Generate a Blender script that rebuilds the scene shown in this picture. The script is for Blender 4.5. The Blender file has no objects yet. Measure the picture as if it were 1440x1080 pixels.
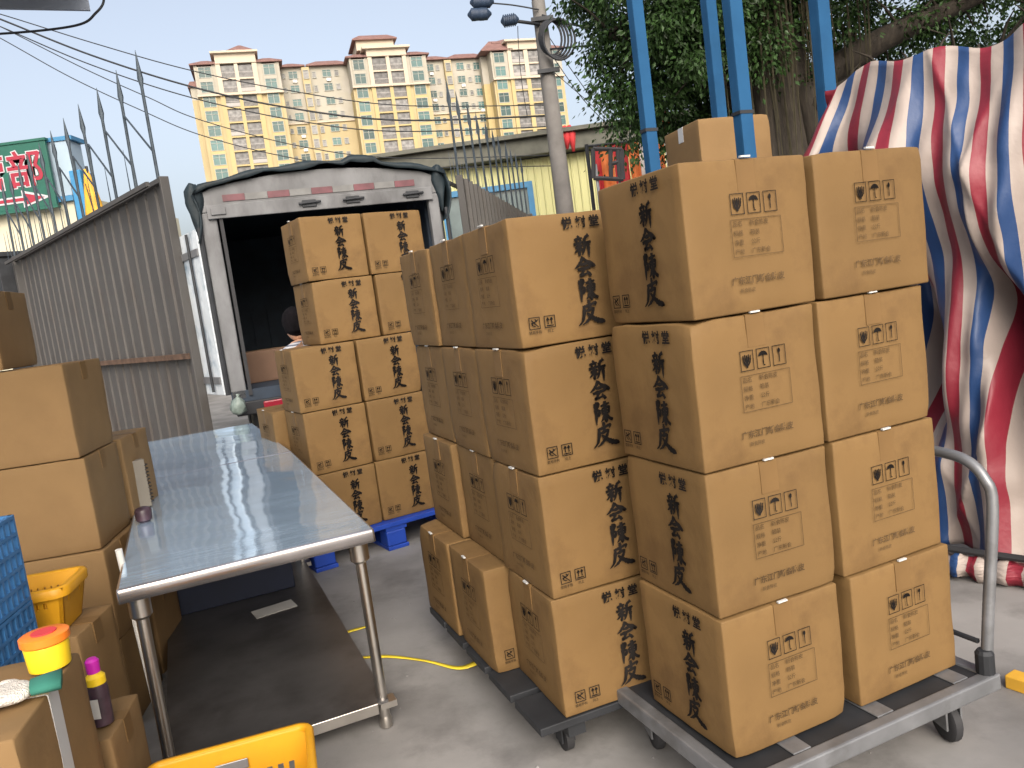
import bpy, bmesh, math, random
from mathutils import Vector, Matrix, Euler, noise

random.seed(7)
R = math.radians
scene = bpy.context.scene
COL = scene.collection

# ------------------------------------------------------------------ camera
cam_d = bpy.data.cameras.new('camera')
cam = bpy.data.objects.new('camera', cam_d)
COL.objects.link(cam)
PITCH, ROLL = 0.1142, -0.133
F = Vector((0, math.cos(PITCH), -math.sin(PITCH)))
RR = Vector((1, 0, 0))
UU = RR.cross(F)
r_ = RR * math.cos(ROLL) + UU * math.sin(ROLL)
u_ = RR * -math.sin(ROLL) + UU * math.cos(ROLL)
m3 = Matrix((r_, u_, -F)).transposed()
cam.matrix_world = Matrix.Translation((0, 0, 1.5)) @ m3.to_4x4()
cam_d.sensor_width = 36
cam_d.lens = 36 * 1118 / 1440
cam_d.clip_start = 0.05
cam_d.clip_end = 2000
scene.camera = cam

# ------------------------------------------------------------------ world, sun, exposure
SUN_DIR = Vector((0.17, -0.90, 0.62)).normalized()          # towards the sun: right, behind the camera
world = bpy.data.worlds.new('World')
scene.world = world
world.use_nodes = True
nt = world.node_tree
bg = nt.nodes['Background']
sky = nt.nodes.new('ShaderNodeTexSky')
sky.sky_type = 'NISHITA'
sky.sun_disc = False
sky.sun_elevation = math.asin(SUN_DIR.z)
sky.sun_rotation = math.atan2(SUN_DIR.x, SUN_DIR.y)
sky.altitude = 0
sky.air_density = 1.0
sky.dust_density = 7.0
sky.ozone_density = 1.0
hs = nt.nodes.new('ShaderNodeHueSaturation')                    # hazy late afternoon air: the whole dome is paler
hs.inputs['Saturation'].default_value = 0.58
nt.links.new(sky.outputs[0], hs.inputs['Color'])
nt.links.new(hs.outputs[0], bg.inputs['Color'])
bg.inputs['Strength'].default_value = 0.15
sun_d = bpy.data.lights.new('sun', 'SUN')
sun_d.energy = 0.5
sun_d.angle = R(60)
sun_d.color = (1.0, 0.92, 0.78)
sun = bpy.data.objects.new('sun', sun_d)
sun.rotation_euler = SUN_DIR.to_track_quat('Z', 'Y').to_euler()
COL.objects.link(sun)
scene.view_settings.view_transform = 'Standard'
scene.view_settings.look = 'None'
scene.view_settings.gamma = 1
scene.view_settings.use_curve_mapping = False
scene.view_settings.exposure = 0.94


# ------------------------------------------------------------------ helpers: materials
def mat(name, col, rough=0.7, metal=0.0, var=0.12, vscale=6.0, bump=0.0, bscale=60.0, rnd=0.0,
        dirt=None, dirt_amt=0.0, dscale=2.5, spec=0.4, streak=None, aniso=0.0):
    m = bpy.data.materials.new(name)
    m.use_nodes = True
    t = m.node_tree
    b = t.nodes['Principled BSDF']
    b.inputs['Roughness'].default_value = rough
    b.inputs['Metallic'].default_value = metal
    b.inputs['Specular IOR Level'].default_value = spec
    tc = t.nodes.new('ShaderNodeTexCoord')
    vec = tc.outputs['Object']
    if streak:
        mp = t.nodes.new('ShaderNodeMapping')
        mp.inputs['Scale'].default_value = streak
        t.links.new(vec, mp.inputs['Vector'])
        svec = mp.outputs[0]
    else:
        svec = vec
    n = t.nodes.new('ShaderNodeTexNoise')
    n.inputs['Scale'].default_value = vscale
    n.inputs['Detail'].default_value = 6
    t.links.new(svec, n.inputs['Vector'])
    mr = t.nodes.new('ShaderNodeMapRange')
    mr.inputs['From Min'].default_value = 0.3
    mr.inputs['From Max'].default_value = 0.7
    mr.inputs['To Min'].default_value = 1 - var
    mr.inputs['To Max'].default_value = 1 + var
    t.links.new(n.outputs['Fac'], mr.inputs['Value'])
    val = mr.outputs[0]
    if rnd:
        oi = t.nodes.new('ShaderNodeObjectInfo')
        m2 = t.nodes.new('ShaderNodeMapRange')
        m2.inputs['To Min'].default_value = 1 - rnd
        m2.inputs['To Max'].default_value = 1 + rnd
        t.links.new(oi.outputs['Random'], m2.inputs['Value'])
        mu = t.nodes.new('ShaderNodeMath')
        mu.operation = 'MULTIPLY'
        t.links.new(val, mu.inputs[0])
        t.links.new(m2.outputs[0], mu.inputs[1])
        val = mu.outputs[0]
    vm = t.nodes.new('ShaderNodeVectorMath')
    vm.operation = 'SCALE'
    vm.inputs[0].default_value = col
    t.links.new(val, vm.inputs['Scale'])
    out = vm.outputs[0]
    if dirt:
        n2 = t.nodes.new('ShaderNodeTexNoise')
        n2.inputs['Scale'].default_value = dscale
        n2.inputs['Detail'].default_value = 8
        n2.inputs['Roughness'].default_value = 0.65
        t.links.new(svec, n2.inputs['Vector'])
        m3_ = t.nodes.new('ShaderNodeMapRange')
        m3_.inputs['From Min'].default_value = 0.48
        m3_.inputs['From Max'].default_value = 0.68
        m3_.inputs['To Max'].default_value = dirt_amt
        t.links.new(n2.outputs['Fac'], m3_.inputs['Value'])
        mx = t.nodes.new('ShaderNodeMix')
        mx.data_type = 'RGBA'
        mx.inputs['B'].default_value = (*dirt, 1)
        t.links.new(m3_.outputs[0], mx.inputs['Factor'])
        t.links.new(out, mx.inputs['A'])
        out = mx.outputs['Result']
    t.links.new(out, b.inputs['Base Color'])
    if bump:
        n3 = t.nodes.new('ShaderNodeTexNoise')
        n3.inputs['Scale'].default_value = bscale
        n3.inputs['Detail'].default_value = 4
        t.links.new(svec, n3.inputs['Vector'])
        bp = t.nodes.new('ShaderNodeBump')
        bp.inputs['Strength'].default_value = bump
        bp.inputs['Distance'].default_value = 0.02
        t.links.new(n3.outputs['Fac'], bp.inputs['Height'])
        t.links.new(bp.outputs[0], b.inputs['Normal'])
    return m


M = {}
M['carton'] = mat('corrugated_cardboard', (0.166, 0.097, 0.036), 0.72, var=0.14, vscale=2.2, bump=0.14, bscale=14, rnd=0.08,
                  dirt=(0.100, 0.055, 0.021), dirt_amt=0.7, dscale=4.0, spec=0.25)
M['carton_plain'] = mat('plain_cardboard', (0.205, 0.126, 0.056), 0.8, var=0.08, vscale=4, bump=0.1, bscale=20, rnd=0.07,
                        dirt=(0.14, 0.083, 0.038), dirt_amt=0.3, spec=0.2)
M['tape'] = mat('clear_packing_tape', (0.150, 0.087, 0.034), 0.55, var=0.1, vscale=9, spec=0.2)
M['tape_white_and_glint'] = mat('white_tape_and_glint', (0.50, 0.50, 0.49), 0.4, var=0.05)  # white tape, and the painted glint on folded clear tape ends
M['ink'] = mat('black_ink', (0.014, 0.012, 0.011), 0.95, spec=0.05, var=0.4, vscale=25, rnd=0.3)
M['ink_faint'] = mat('thin_black_ink', (0.075, 0.047, 0.024), 0.9, spec=0.1, rnd=0.2, var=0.3, vscale=30)
M['concrete'] = mat('concrete_yard', (0.225, 0.217, 0.210), 0.7, var=0.28, vscale=1.6, bump=0.10, bscale=18,
                    dirt=(0.105, 0.10, 0.096), dirt_amt=0.85, dscale=1.9)
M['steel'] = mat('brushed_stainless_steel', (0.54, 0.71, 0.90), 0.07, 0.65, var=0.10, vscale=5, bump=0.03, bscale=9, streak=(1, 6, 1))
M['steel_edge'] = mat('steel_edge', (0.52, 0.49, 0.49), 0.25, 0.9, var=0.12, vscale=8)
M['steel_leg'] = mat('stainless_tube', (0.55, 0.52, 0.48), 0.3, 1.0, var=0.15, vscale=6)
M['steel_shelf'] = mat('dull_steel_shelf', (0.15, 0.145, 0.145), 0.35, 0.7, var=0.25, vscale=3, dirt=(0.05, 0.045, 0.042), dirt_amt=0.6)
M['tube_grey'] = mat('grey_painted_tube', (0.20, 0.205, 0.215), 0.4, 0.5, var=0.2, vscale=9, dirt=(0.09, 0.085, 0.08), dirt_amt=0.6, dscale=7)
M['black_rubber'] = mat('black_rubber', (0.02, 0.02, 0.022), 0.7, var=0.2)
M['dark_steel'] = mat('dark_steel', (0.030, 0.032, 0.036), 0.6, 0.4, var=0.25, vscale=8)
M['gate'] = mat('weathered_grey_sheet', (0.070, 0.066, 0.063), 0.6, 0.15, var=0.2, vscale=1.6, streak=(1.5, 1.5, 0.35), bump=0.05,
                dirt=(0.05, 0.039, 0.032), dirt_amt=0.85, dscale=1.8)
M['spike'] = mat('painted_spike_iron', (0.05, 0.065, 0.08), 0.5, 0.4, var=0.3, vscale=10)
M['rust'] = mat('rusty_iron', (0.10, 0.06, 0.04), 0.8, 0.2, var=0.4, vscale=12)
M['blue_post'] = mat('blue_paint', (0.016, 0.075, 0.17), 0.75, spec=0.15, var=0.15, vscale=4, dirt=(0.008, 0.05, 0.13), dirt_amt=0.5, dscale=3)
M['pallet_blue'] = mat('blue_plastic', (0.012, 0.05, 0.33), 0.45, var=0.12)
M['crate_blue'] = mat('blue_crate_plastic', (0.035, 0.14, 0.32), 0.5, var=0.2, vscale=12)
M['crate_yellow'] = mat('yellow_crate_plastic', (0.55, 0.265, 0.01), 0.42, var=0.08, dirt=(0.45, 0.2, 0.01), dirt_amt=0.4, dscale=8)
M['yellow_strap'] = mat('yellow_strap_plastic', (0.75, 0.58, 0.04), 0.45, var=0.15, vscale=9)
M['truck_white'] = mat('dirty_white_truck_paint', (0.135, 0.137, 0.142), 0.6, var=0.28, vscale=3, dirt=(0.055, 0.053, 0.055), dirt_amt=0.8, dscale=2.6, streak=(1.4, 1.4, 0.6))
M['truck_door'] = mat('stained_pale_sheet', (0.55, 0.59, 0.62), 0.6, var=0.2, vscale=2.5, dirt=(0.05, 0.12, 0.19), dirt_amt=0.85, dscale=2.3, bump=0.2, bscale=5)
M['truck_tarp'] = mat('dark_teal_tarpaulin', (0.008, 0.016, 0.021), 0.65, var=0.35, vscale=5, bump=0.35, bscale=9)
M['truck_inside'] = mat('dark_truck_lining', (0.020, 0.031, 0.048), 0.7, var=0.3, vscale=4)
M['truck_black'] = mat('black_chassis', (0.012, 0.013, 0.016), 0.6, var=0.3)
M['red_light'] = mat('red_lamp_lens', (0.22, 0.012, 0.025), 0.25, var=0.1)
M['reflector_red'] = mat('red_reflective_tape', (0.105, 0.034, 0.042), 0.5, var=0.35, vscale=8)
M['reflector_white'] = mat('white_reflective_tape', (0.13, 0.13, 0.127), 0.5, var=0.2, vscale=8)
M['yellow_wall'] = mat('pale_yellow_sheet', (0.50, 0.485, 0.235), 0.55, var=0.07, vscale=0.8, streak=(1, 1, 0.2), dirt=(0.36, 0.34, 0.18), dirt_amt=0.35, dscale=0.8)
M['cream_wall'] = mat('cream_wall_paint', (0.50, 0.47, 0.36), 0.7, var=0.08, vscale=0.8)
M['gutter'] = mat('grey_gutter', (0.095, 0.095, 0.075), 0.6, var=0.2)
M['win_blue'] = mat('blue_window_frame', (0.04, 0.17, 0.32), 0.5, var=0.1)
M['dark_glass'] = mat('dark_window_glass', (0.10, 0.135, 0.14), 0.15, var=0.2, vscale=3)
M['sign_green'] = mat('green_sign_board', (0.008, 0.085, 0.06), 0.5, var=0.1)
M['sign_red'] = mat('red_letter_paint', (0.27, 0.015, 0.035), 0.5, var=0.1)
M['sign_white'] = mat('white_letter_paint', (0.42, 0.42, 0.44), 0.5, var=0.05)
M['paleblue'] = mat('pale_blue_panel', (0.28, 0.36, 0.43), 0.4, var=0.12, vscale=1.5)
M['sky_blue'] = mat('bright_blue_column', (0.035, 0.19, 0.37), 0.6, var=0.1)
M['amber'] = mat('amber_cloth', (0.62, 0.34, 0.035), 0.6, var=0.25, vscale=3)
M['pole'] = mat('concrete_pole', (0.17, 0.16, 0.15), 0.8, var=0.15, vscale=4, dirt=(0.11, 0.10, 0.09), dirt_amt=0.5, dscale=3)
M['cable'] = mat('black_cable', (0.014, 0.016, 0.020), 0.6, var=0.1)
M['cable_blue'] = mat('dark_blue_casing', (0.02, 0.037, 0.07), 0.6, var=0.15)
M['red_cloth'] = mat('red_cloth', (0.55, 0.045, 0.05), 0.8, var=0.25, vscale=4)
M['orange_cloth'] = mat('orange_cloth', (0.75, 0.21, 0.06), 0.8, var=0.25, vscale=4)
M['white_cloth'] = mat('white_cloth', (0.78, 0.72, 0.68), 0.85, var=0.1)
M['bark'] = mat('dark_bark', (0.028, 0.022, 0.016), 0.9, var=0.4, vscale=8, bump=0.6, bscale=14, streak=(3, 3, 0.6))
M['root'] = mat('hanging_aerial_root', (0.040, 0.034, 0.018), 0.9, var=0.4)
M['glove'] = mat('knitted_cotton', (0.62, 0.58, 0.52), 0.95, var=0.12, vscale=30, bump=0.6, bscale=220)
M['cuff'] = mat('green_knit_cuff', (0.03, 0.16, 0.12), 0.9, var=0.15)
M['orange_plastic'] = mat('orange_plastic', (0.80, 0.20, 0.02), 0.35, var=0.1)
M['yellow_plastic'] = mat('bright_yellow_plastic', (0.80, 0.55, 0.02), 0.35, var=0.1)
M['magenta'] = mat('magenta_plastic', (0.50, 0.02, 0.36), 0.35, var=0.1)
M['bottle_dark'] = mat('dark_printed_bottle', (0.05, 0.03, 0.04), 0.35, var=0.6, vscale=18)
M['navy'] = mat('navy_plastic', (0.005, 0.010, 0.03), 0.6, var=0.2)
M['skin'] = mat('skin', (0.48, 0.27, 0.17), 0.55, var=0.06)
M['hair'] = mat('black_hair', (0.006, 0.005, 0.006), 0.9, spec=0.1, var=0.4, vscale=40)
M['trousers'] = mat('dark_trousers', (0.03, 0.035, 0.05), 0.9, var=0.2)
M['paper'] = mat('white_paper', (0.50, 0.49, 0.46), 0.8, var=0.06)
M['notecard'] = mat('beige_card', (0.20, 0.175, 0.14), 0.8, var=0.1)
M['bag'] = mat('thin_plastic_bag', (0.17, 0.21, 0.19), 0.45, var=0.25, vscale=20)
M['awning'] = mat('grey_blue_awning_sheet', (0.22, 0.25, 0.30), 0.45, 0.2, var=0.15, vscale=2)
M['maroon'] = mat('dark_maroon_cardboard', (0.05, 0.018, 0.016), 0.8, var=0.3)
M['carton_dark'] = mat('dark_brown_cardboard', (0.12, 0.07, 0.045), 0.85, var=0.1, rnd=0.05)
M['roof'] = mat('terracotta_roof_tiles', (0.19, 0.105, 0.092), 0.8, var=0.15, vscale=1.2)
M['apt_yellow'] = mat('apartment_yellow_render', (0.42, 0.335, 0.165), 0.85, var=0.06, vscale=0.25, dirt=(0.38, 0.30, 0.19), dirt_amt=0.4, dscale=0.2)
M['apt_cream'] = mat('apartment_cream_render', (0.50, 0.425, 0.33), 0.85, var=0.06, vscale=0.25)
M['apt_peach'] = mat('apartment_peach_tile', (0.40, 0.325, 0.185), 0.85, var=0.08, vscale=0.3)
M['apt_white'] = mat('apartment_off_white_render', (0.36, 0.335, 0.275), 0.85, var=0.06, vscale=0.25, dirt=(0.4, 0.38, 0.36), dirt_amt=0.4, dscale=0.3)
M['apt_frame'] = mat('pale_window_frame', (0.33, 0.33, 0.29), 0.6, var=0.05)
M['apt_glass'] = mat('green_tinted_glass', (0.055, 0.11, 0.105), 0.25, spec=0.3, var=0.2, vscale=0.8, rnd=0.5)
M['apt_dark'] = mat('balcony_recess_glass', (0.17, 0.165, 0.16), 0.4, var=0.6, vscale=0.9, rnd=0.4)
M['apt_rail'] = mat('balcony_railing_paint', (0.33, 0.31, 0.29), 0.6, var=0.1)
M['ac'] = mat('white_air_conditioner', (0.62, 0.62, 0.60), 0.5, var=0.05)


def striped(name, stops, period, rough=0.45):
    """Woven stripes along the mesh's own U coordinate (metres)."""
    m = bpy.data.materials.new(name)
    m.use_nodes = True
    t = m.node_tree
    b = t.nodes['Principled BSDF']
    b.inputs['Roughness'].default_value = rough
    b.inputs['Specular IOR Level'].default_value = 0.35
    uv = t.nodes.new('ShaderNodeUVMap')
    sp = t.nodes.new('ShaderNodeSeparateXYZ')
    t.links.new(uv.outputs[0], sp.inputs[0])
    dv = t.nodes.new('ShaderNodeMath')
    dv.operation = 'DIVIDE'
    dv.inputs[1].default_value = period
    t.links.new(sp.outputs[0], dv.inputs[0])
    fr = t.nodes.new('ShaderNodeMath')
    fr.operation = 'FRACT'
    t.links.new(dv.outputs[0], fr.inputs[0])
    cr = t.nodes.new('ShaderNodeValToRGB')
    cr.color_ramp.interpolation = 'CONSTANT'
    e = cr.color_ramp.elements
    e[0].position, e[0].color = stops[0][0], (*stops[0][1], 1)
    e[1].position, e[1].color = stops[1][0], (*stops[1][1], 1)
    for p, c in stops[2:]:
        x = e.new(p)
        x.color = (*c, 1)
    t.links.new(fr.outputs[0], cr.inputs[0])
    n = t.nodes.new('ShaderNodeTexNoise')
    n.inputs['Scale'].default_value = 5
    n.inputs['Detail'].default_value = 6
    mr = t.nodes.new('ShaderNodeMapRange')
    mr.inputs['To Min'].default_value = 0.75
    mr.inputs['To Max'].default_value = 1.2
    t.links.new(n.outputs['Fac'], mr.inputs['Value'])
    vm = t.nodes.new('ShaderNodeVectorMath')
    vm.operation = 'SCALE'
    t.links.new(cr.outputs[0], vm.inputs[0])
    t.links.new(mr.outputs[0], vm.inputs['Scale'])
    t.links.new(vm.outputs[0], b.inputs['Base Color'])
    n3 = t.nodes.new('ShaderNodeTexNoise')
    n3.inputs['Scale'].default_value = 14
    n3.inputs['Detail'].default_value = 5
    bp = t.nodes.new('ShaderNodeBump')
    bp.inputs['Strength'].default_value = 0.35
    bp.inputs['Distance'].default_value = 0.03
    t.links.new(n3.outputs['Fac'], bp.inputs['Height'])
    t.links.new(bp.outputs[0], b.inputs['Normal'])
    return m


W_, R_, B_ = (0.335, 0.28, 0.25), (0.20, 0.018, 0.032), (0.018, 0.05, 0.145)
M['tarp'] = striped('red_white_blue_woven_sheet', [(0, B_), (0.25, W_), (0.48, R_), (0.74, W_)], 0.17)
M['shirt'] = striped('striped_shirt_cloth', [(0, (0.5, 0.5, 0.52)), (0.5, (0.12, 0.13, 0.17))], 0.02, 0.9)


def leaf_mat(name, col):
    m = bpy.data.materials.new(name)
    m.use_nodes = True
    t = m.node_tree
    b = t.nodes['Principled BSDF']
    b.inputs['Roughness'].default_value = 0.45
    b.inputs['Specular IOR Level'].default_value = 0.3
    g = t.nodes.new('ShaderNodeNewGeometry')
    mr = t.nodes.new('ShaderNodeMapRange')
    mr.inputs['To Min'].default_value = 0.45
    mr.inputs['To Max'].default_value = 1.6
    t.links.new(g.outputs['Random Per Island'], mr.inputs['Value'])
    vm = t.nodes.new('ShaderNodeVectorMath')
    vm.operation = 'SCALE'
    vm.inputs[0].default_value = col
    t.links.new(mr.outputs[0], vm.inputs['Scale'])
    t.links.new(vm.outputs[0], b.inputs['Base Color'])
    tr = t.nodes.new('ShaderNodeBsdfTranslucent')
    t.links.new(vm.outputs[0], tr.inputs['Color'])
    mx = t.nodes.new('ShaderNodeMixShader')
    mx.inputs[0].default_value = 0.25
    t.links.new(b.outputs[0], mx.inputs[1])
    t.links.new(tr.outputs[0], mx.inputs[2])
    t.links.new(mx.outputs[0], t.nodes['Material Output'].inputs['Surface'])
    return m


M['leaf'] = leaf_mat('dark_green_leaf', (0.029, 0.062, 0.016))


# ------------------------------------------------------------------ helpers: geometry and tagging
class MB:
    """Collects shapes, builds ONE mesh object."""

    def __init__(s):
        s.v, s.f, s.uv = [], [], None

    def add(s, vs, fs):
        o = len(s.v)
        s.v += [tuple(x) for x in vs]
        s.f += [tuple(i + o for i in f) for f in fs]
        return s

    def box(s, x0, x1, y0, y1, z0, z1, mtx=None):
        vs = [Vector(p) for p in ((x0, y0, z0), (x1, y0, z0), (x1, y1, z0), (x0, y1, z0), (x0, y0, z1), (x1, y0, z1), (x1, y1, z1), (x0, y1, z1))]
        if mtx:
            vs = [mtx @ v for v in vs]
        return s.add(vs, [(0, 3, 2, 1), (4, 5, 6, 7), (0, 1, 5, 4), (1, 2, 6, 5), (2, 3, 7, 6), (3, 0, 4, 7)])

    def tube(s, pts, r, n=8, cap=True):
        pts = [Vector(p) for p in pts]
        rs = r if isinstance(r, (list, tuple)) else [r] * len(pts)
        vs, fs = [], []
        up = None
        for i, p in enumerate(pts):
            d = (pts[min(i + 1, len(pts) - 1)] - pts[max(i - 1, 0)]).normalized()
            if up is None:
                up = Vector((0, 0, 1)) if abs(d.z) < 0.9 else Vector((1, 0, 0))
            a = d.cross(up).normalized()
            up = a.cross(d).normalized()
            for k in range(n):
                t = 2 * math.pi * k / n
                vs.append(p + (a * math.cos(t) + up * math.sin(t)) * rs[i])
        for i in range(len(pts) - 1):
            for k in range(n):
                fs.append((i * n + k, i * n + (k + 1) % n, (i + 1) * n + (k + 1) % n, (i + 1) * n + k))
        if cap:
            fs.append(tuple(range(n - 1, -1, -1)))
            fs.append(tuple((len(pts) - 1) * n + k for k in range(n)))
        return s.add(vs, fs)

    def lathe(s, prof, n=16, c=(0, 0, 0)):
        vs, fs = [], []
        for (rr, z) in prof:
            for k in range(n):
                t = 2 * math.pi * k / n
                vs.append((c[0] + rr * math.cos(t), c[1] + rr * math.sin(t), c[2] + z))
        for i in range(len(prof) - 1):
            for k in range(n):
                fs.append((i * n + k, i * n + (k + 1) % n, (i + 1) * n + (k + 1) % n, (i + 1) * n + k))
        fs.append(tuple(range(n - 1, -1, -1)))
        fs.append(tuple((len(prof) - 1) * n + k for k in range(n)))
        return s.add(vs, fs)

    def prism(s, poly, y0, y1):
        """Polygon in xz, extruded along y."""
        n = len(poly)
        vs = [(p[0], y0, p[1]) for p in poly] + [(p[0], y1, p[1]) for p in poly]
        fs = [tuple(range(n)), tuple(range(2 * n - 1, n - 1, -1))]
        for i in range(n):
            j = (i + 1) % n
            fs.append((j, i, n + i, n + j))
        return s.add(vs, fs)

    def mesh(s, name, m, bevel=0.0, smooth=False, seg=2):
        me = bpy.data.meshes.new(name)
        me.from_pydata(s.v, [], s.f)
        bm = bmesh.new()
        bm.from_mesh(me)
        bmesh.ops.recalc_face_normals(bm, faces=bm.faces)
        if bevel:
            es = [e for e in bm.edges if len(e.link_faces) == 2 and e.calc_face_angle(0) > 0.6]
            bmesh.ops.bevel(bm, geom=es, offset=bevel, segments=seg, profile=0.5, affect='EDGES', clamp_overlap=True)
        bm.to_mesh(me)
        bm.free()
        me.materials.append(m)
        if smooth:
            me.polygons.foreach_set('use_smooth', [True] * len(me.polygons))
            if smooth != 'all':
                try:
                    me.set_sharp_from_angle(angle=R(40))
                except Exception:
                    pass
        return me

    def build(s, name, m, parent=None, bevel=0.0, smooth=False, loc=(0, 0, 0), rot=(0, 0, 0), seg=2):
        return link(name, s.mesh(name, m, bevel, smooth, seg), parent, loc, rot)


def link(name, me, parent=None, loc=(0, 0, 0), rot=(0, 0, 0)):
    o = bpy.data.objects.new(name, me)
    COL.objects.link(o)
    o.parent = parent
    o.location = loc
    o.rotation_euler = rot
    return o


def tag(o, label=None, cat=None, group=None, kind=None):
    if label:
        o['label'] = label
    if cat:
        o['category'] = cat
    if group:
        o['group'] = group
    if kind:
        o['kind'] = kind
    return o


def thing(name, label, cat, loc=(0, 0, 0), rz=0.0, group=None):
    o = bpy.data.objects.new(name, None)
    o.empty_display_size = 0.1
    COL.objects.link(o)
    o.location = loc
    o.rotation_euler = (0, 0, rz)
    return tag(o, label, cat, group)


def copy_tree(o, parent=None):
    c = o.copy()
    COL.objects.link(c)
    c.parent = parent
    for ch in o.children:
        copy_tree(ch, c)
    return c


def text_geo(s, size, align='CENTER', bold=0.0):
    cu = bpy.data.curves.new('lettering', 'FONT')
    cu.body = s
    cu.size = size
    cu.align_x = align
    cu.align_y = 'CENTER'
    cu.resolution_u = 2
    cu.offset = bold
    ob = bpy.data.objects.new('lettering', cu)
    COL.objects.link(ob)
    dg = bpy.context.evaluated_depsgraph_get()
    me = bpy.data.meshes.new_from_object(ob.evaluated_get(dg))
    vs = [tuple(v.co) for v in me.vertices]
    fs = [tuple(p.vertices) for p in me.polygons]
    bpy.data.objects.remove(ob)
    bpy.data.curves.remove(cu)
    bpy.data.meshes.remove(me)
    return vs, fs


def put_text(mb, s, size, x, z, y=0.0, align='CENTER', bold=0.0, flip=False):
    """Lettering in the xz plane, read from -y."""
    vs, fs = text_geo(s, size, align, bold)
    mb.add([(x + v[0], y, z + v[1]) for v in vs], fs)


def catmull(pts, n=6):
    out = []
    P = [pts[0]] + list(pts) + [pts[-1]]
    for i in range(1, len(P) - 2):
        for k in range(n):
            t = k / n
            out.append(tuple(0.5 * (2 * P[i][j] + (P[i + 1][j] - P[i - 1][j]) * t
                                    + (2 * P[i - 1][j] - 5 * P[i][j] + 4 * P[i + 1][j] - P[i + 2][j]) * t * t
                                    + (3 * P[i][j] - P[i - 1][j] - 3 * P[i + 1][j] + P[i + 2][j]) * t ** 3) for j in range(len(pts[0]))))
    out.append(tuple(pts[-1]))
    return out


# ------------------------------------------------------------------ the ground
g = MB()
g.add([(-600, -60, 0), (600, -60, 0), (600, 900, 0), (-600, 900, 0)], [(0, 1, 2, 3)])
tag(g.build('ground', M['concrete']), kind='structure')
# ------------------------------------------------------------------ far apartment block
apt = thing('apartment_building', 'long pale yellow apartment block with three towers and terracotta hip roofs', 'building', (-50.2, 155, 0), R(15.7))
FH, ZT, NF, ZS = 2.68, 50.75, 9, 45.25
_wm = {}


def window_part(w, h, x, y, z, parent, dark=False):
    """A framed window centred on x, its sill at z, standing proud of the wall at y."""
    key = (round(w, 2), round(h, 2), dark)
    if key not in _wm:
        b = MB()
        t = 0.10
        b.box(-w / 2 - t, w / 2 + t, -0.16, 0.02, -t, 0).box(-w / 2 - t, w / 2 + t, -0.16, 0.02, h, h + t)
        b.box(-w / 2 - t, -w / 2, -0.16, 0.02, 0, h).box(w / 2, w / 2 + t, -0.16, 0.02, 0, h)
        if w > 1.0:
            b.box(-0.04, 0.04, -0.12, -0.02, 0, h)
        b.box(-w / 2, w / 2, -0.12, -0.02, h * 0.68, h * 0.68 + 0.06)
        p = MB().box(-w / 2, w / 2, -0.06, 0.0, 0.0, h)
        _wm[key] = (b.mesh('window', M['apt_frame']), p.mesh('pane', M['apt_dark' if dark else 'apt_glass']))
    a, p = _wm[key]
    o = link('window', a, parent, (x, y, z))
    link('pane', p, o)


_bm = {}


def balcony_part(w, x, z, parent, solid):
    """Floor slab with railing in front of a glazed recess."""
    key = (round(w, 2), solid)
    if key not in _bm:
        b = MB().box(-w / 2, w / 2, -0.02, 1.38, -0.30, 0)
        r = MB()
        if solid:
            r.box(-w / 2, w / 2, -0.08, 0.0, 0.06, 0.75)
        else:
            n = int(w / 0.22)
            for i in range(n + 1):
                xx = -w / 2 + 0.04 + i * (w - 0.08) / n
                r.box(xx - 0.025, xx + 0.025, -0.07, -0.02, 0, 0.95)
        r.box(-w / 2, w / 2, -0.1, 0.01, 0.95, 1.02)
        gm = MB().box(-w / 2, w / 2, 0.38, 0.46, 0, FH - 0.30)
        for i in range(3):
            xx = -w / 2 + w * i / 2
            gm.box(max(xx - 0.05, -w / 2), min(xx + 0.05, w / 2), 0.32, 0.38, 0, FH - 0.30)
        _bm[key] = (b, r.mesh('railing', M['apt_rail']), gm.mesh('glazing', M['apt_dark']))
    b, r, gm = _bm[key]
    return b, r, gm


def balcony(w, x, z, parent, m, solid):
    b, r, gm = balcony_part(w, x, z, parent, solid)
    k = ('slab', round(w, 2), m)
    if k not in _bm:
        _bm[k] = b.mesh('balcony', M[m])
    o = link('balcony', _bm[k], parent, (x, 0, z))
    link('railing', r, o)
    link('glazing', gm, o)


def hip(parent, x0, x1, y0, y1, z, h, inset=None, ov=0.7):
    x0, x1, y0, y1 = x0 - ov, x1 + ov, y0 - ov, y1 + ov
    i = inset if inset is not None else min(x1 - x0, y1 - y0) / 2 * 0.92
    b = MB()
    b.add([(x0, y0, z), (x1, y0, z), (x1, y1, z), (x0, y1, z),
           (x0, y0, z + .25), (x1, y0, z + .25), (x1, y1, z + .25), (x0, y1, z + .25),
           (x0 + i, y0 + i, z + h), (x1 - i, y0 + i, z + h), (x1 - i, y1 - i, z + h), (x0 + i, y1 - i, z + h)],
          [(0, 3, 2, 1), (0, 1, 5, 4), (1, 2, 6, 5), (2, 3, 7, 6), (3, 0, 4, 7), (4, 5, 9, 8), (5, 6, 10, 9), (6, 7, 11, 10), (7, 4, 8, 11), (8, 9, 10, 11)])
    b.build('roof', M['roof'], parent)


def wall_split(parent, x0, x1, y0, y1, top, lo='apt_yellow', hi='apt_white'):
    MB().box(x0, x1, y0, y1, 0, ZS).build('wall', M[lo], parent)
    MB().box(x0, x1, y0, y1, ZS, top).build('wall', M[hi], parent)


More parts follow.
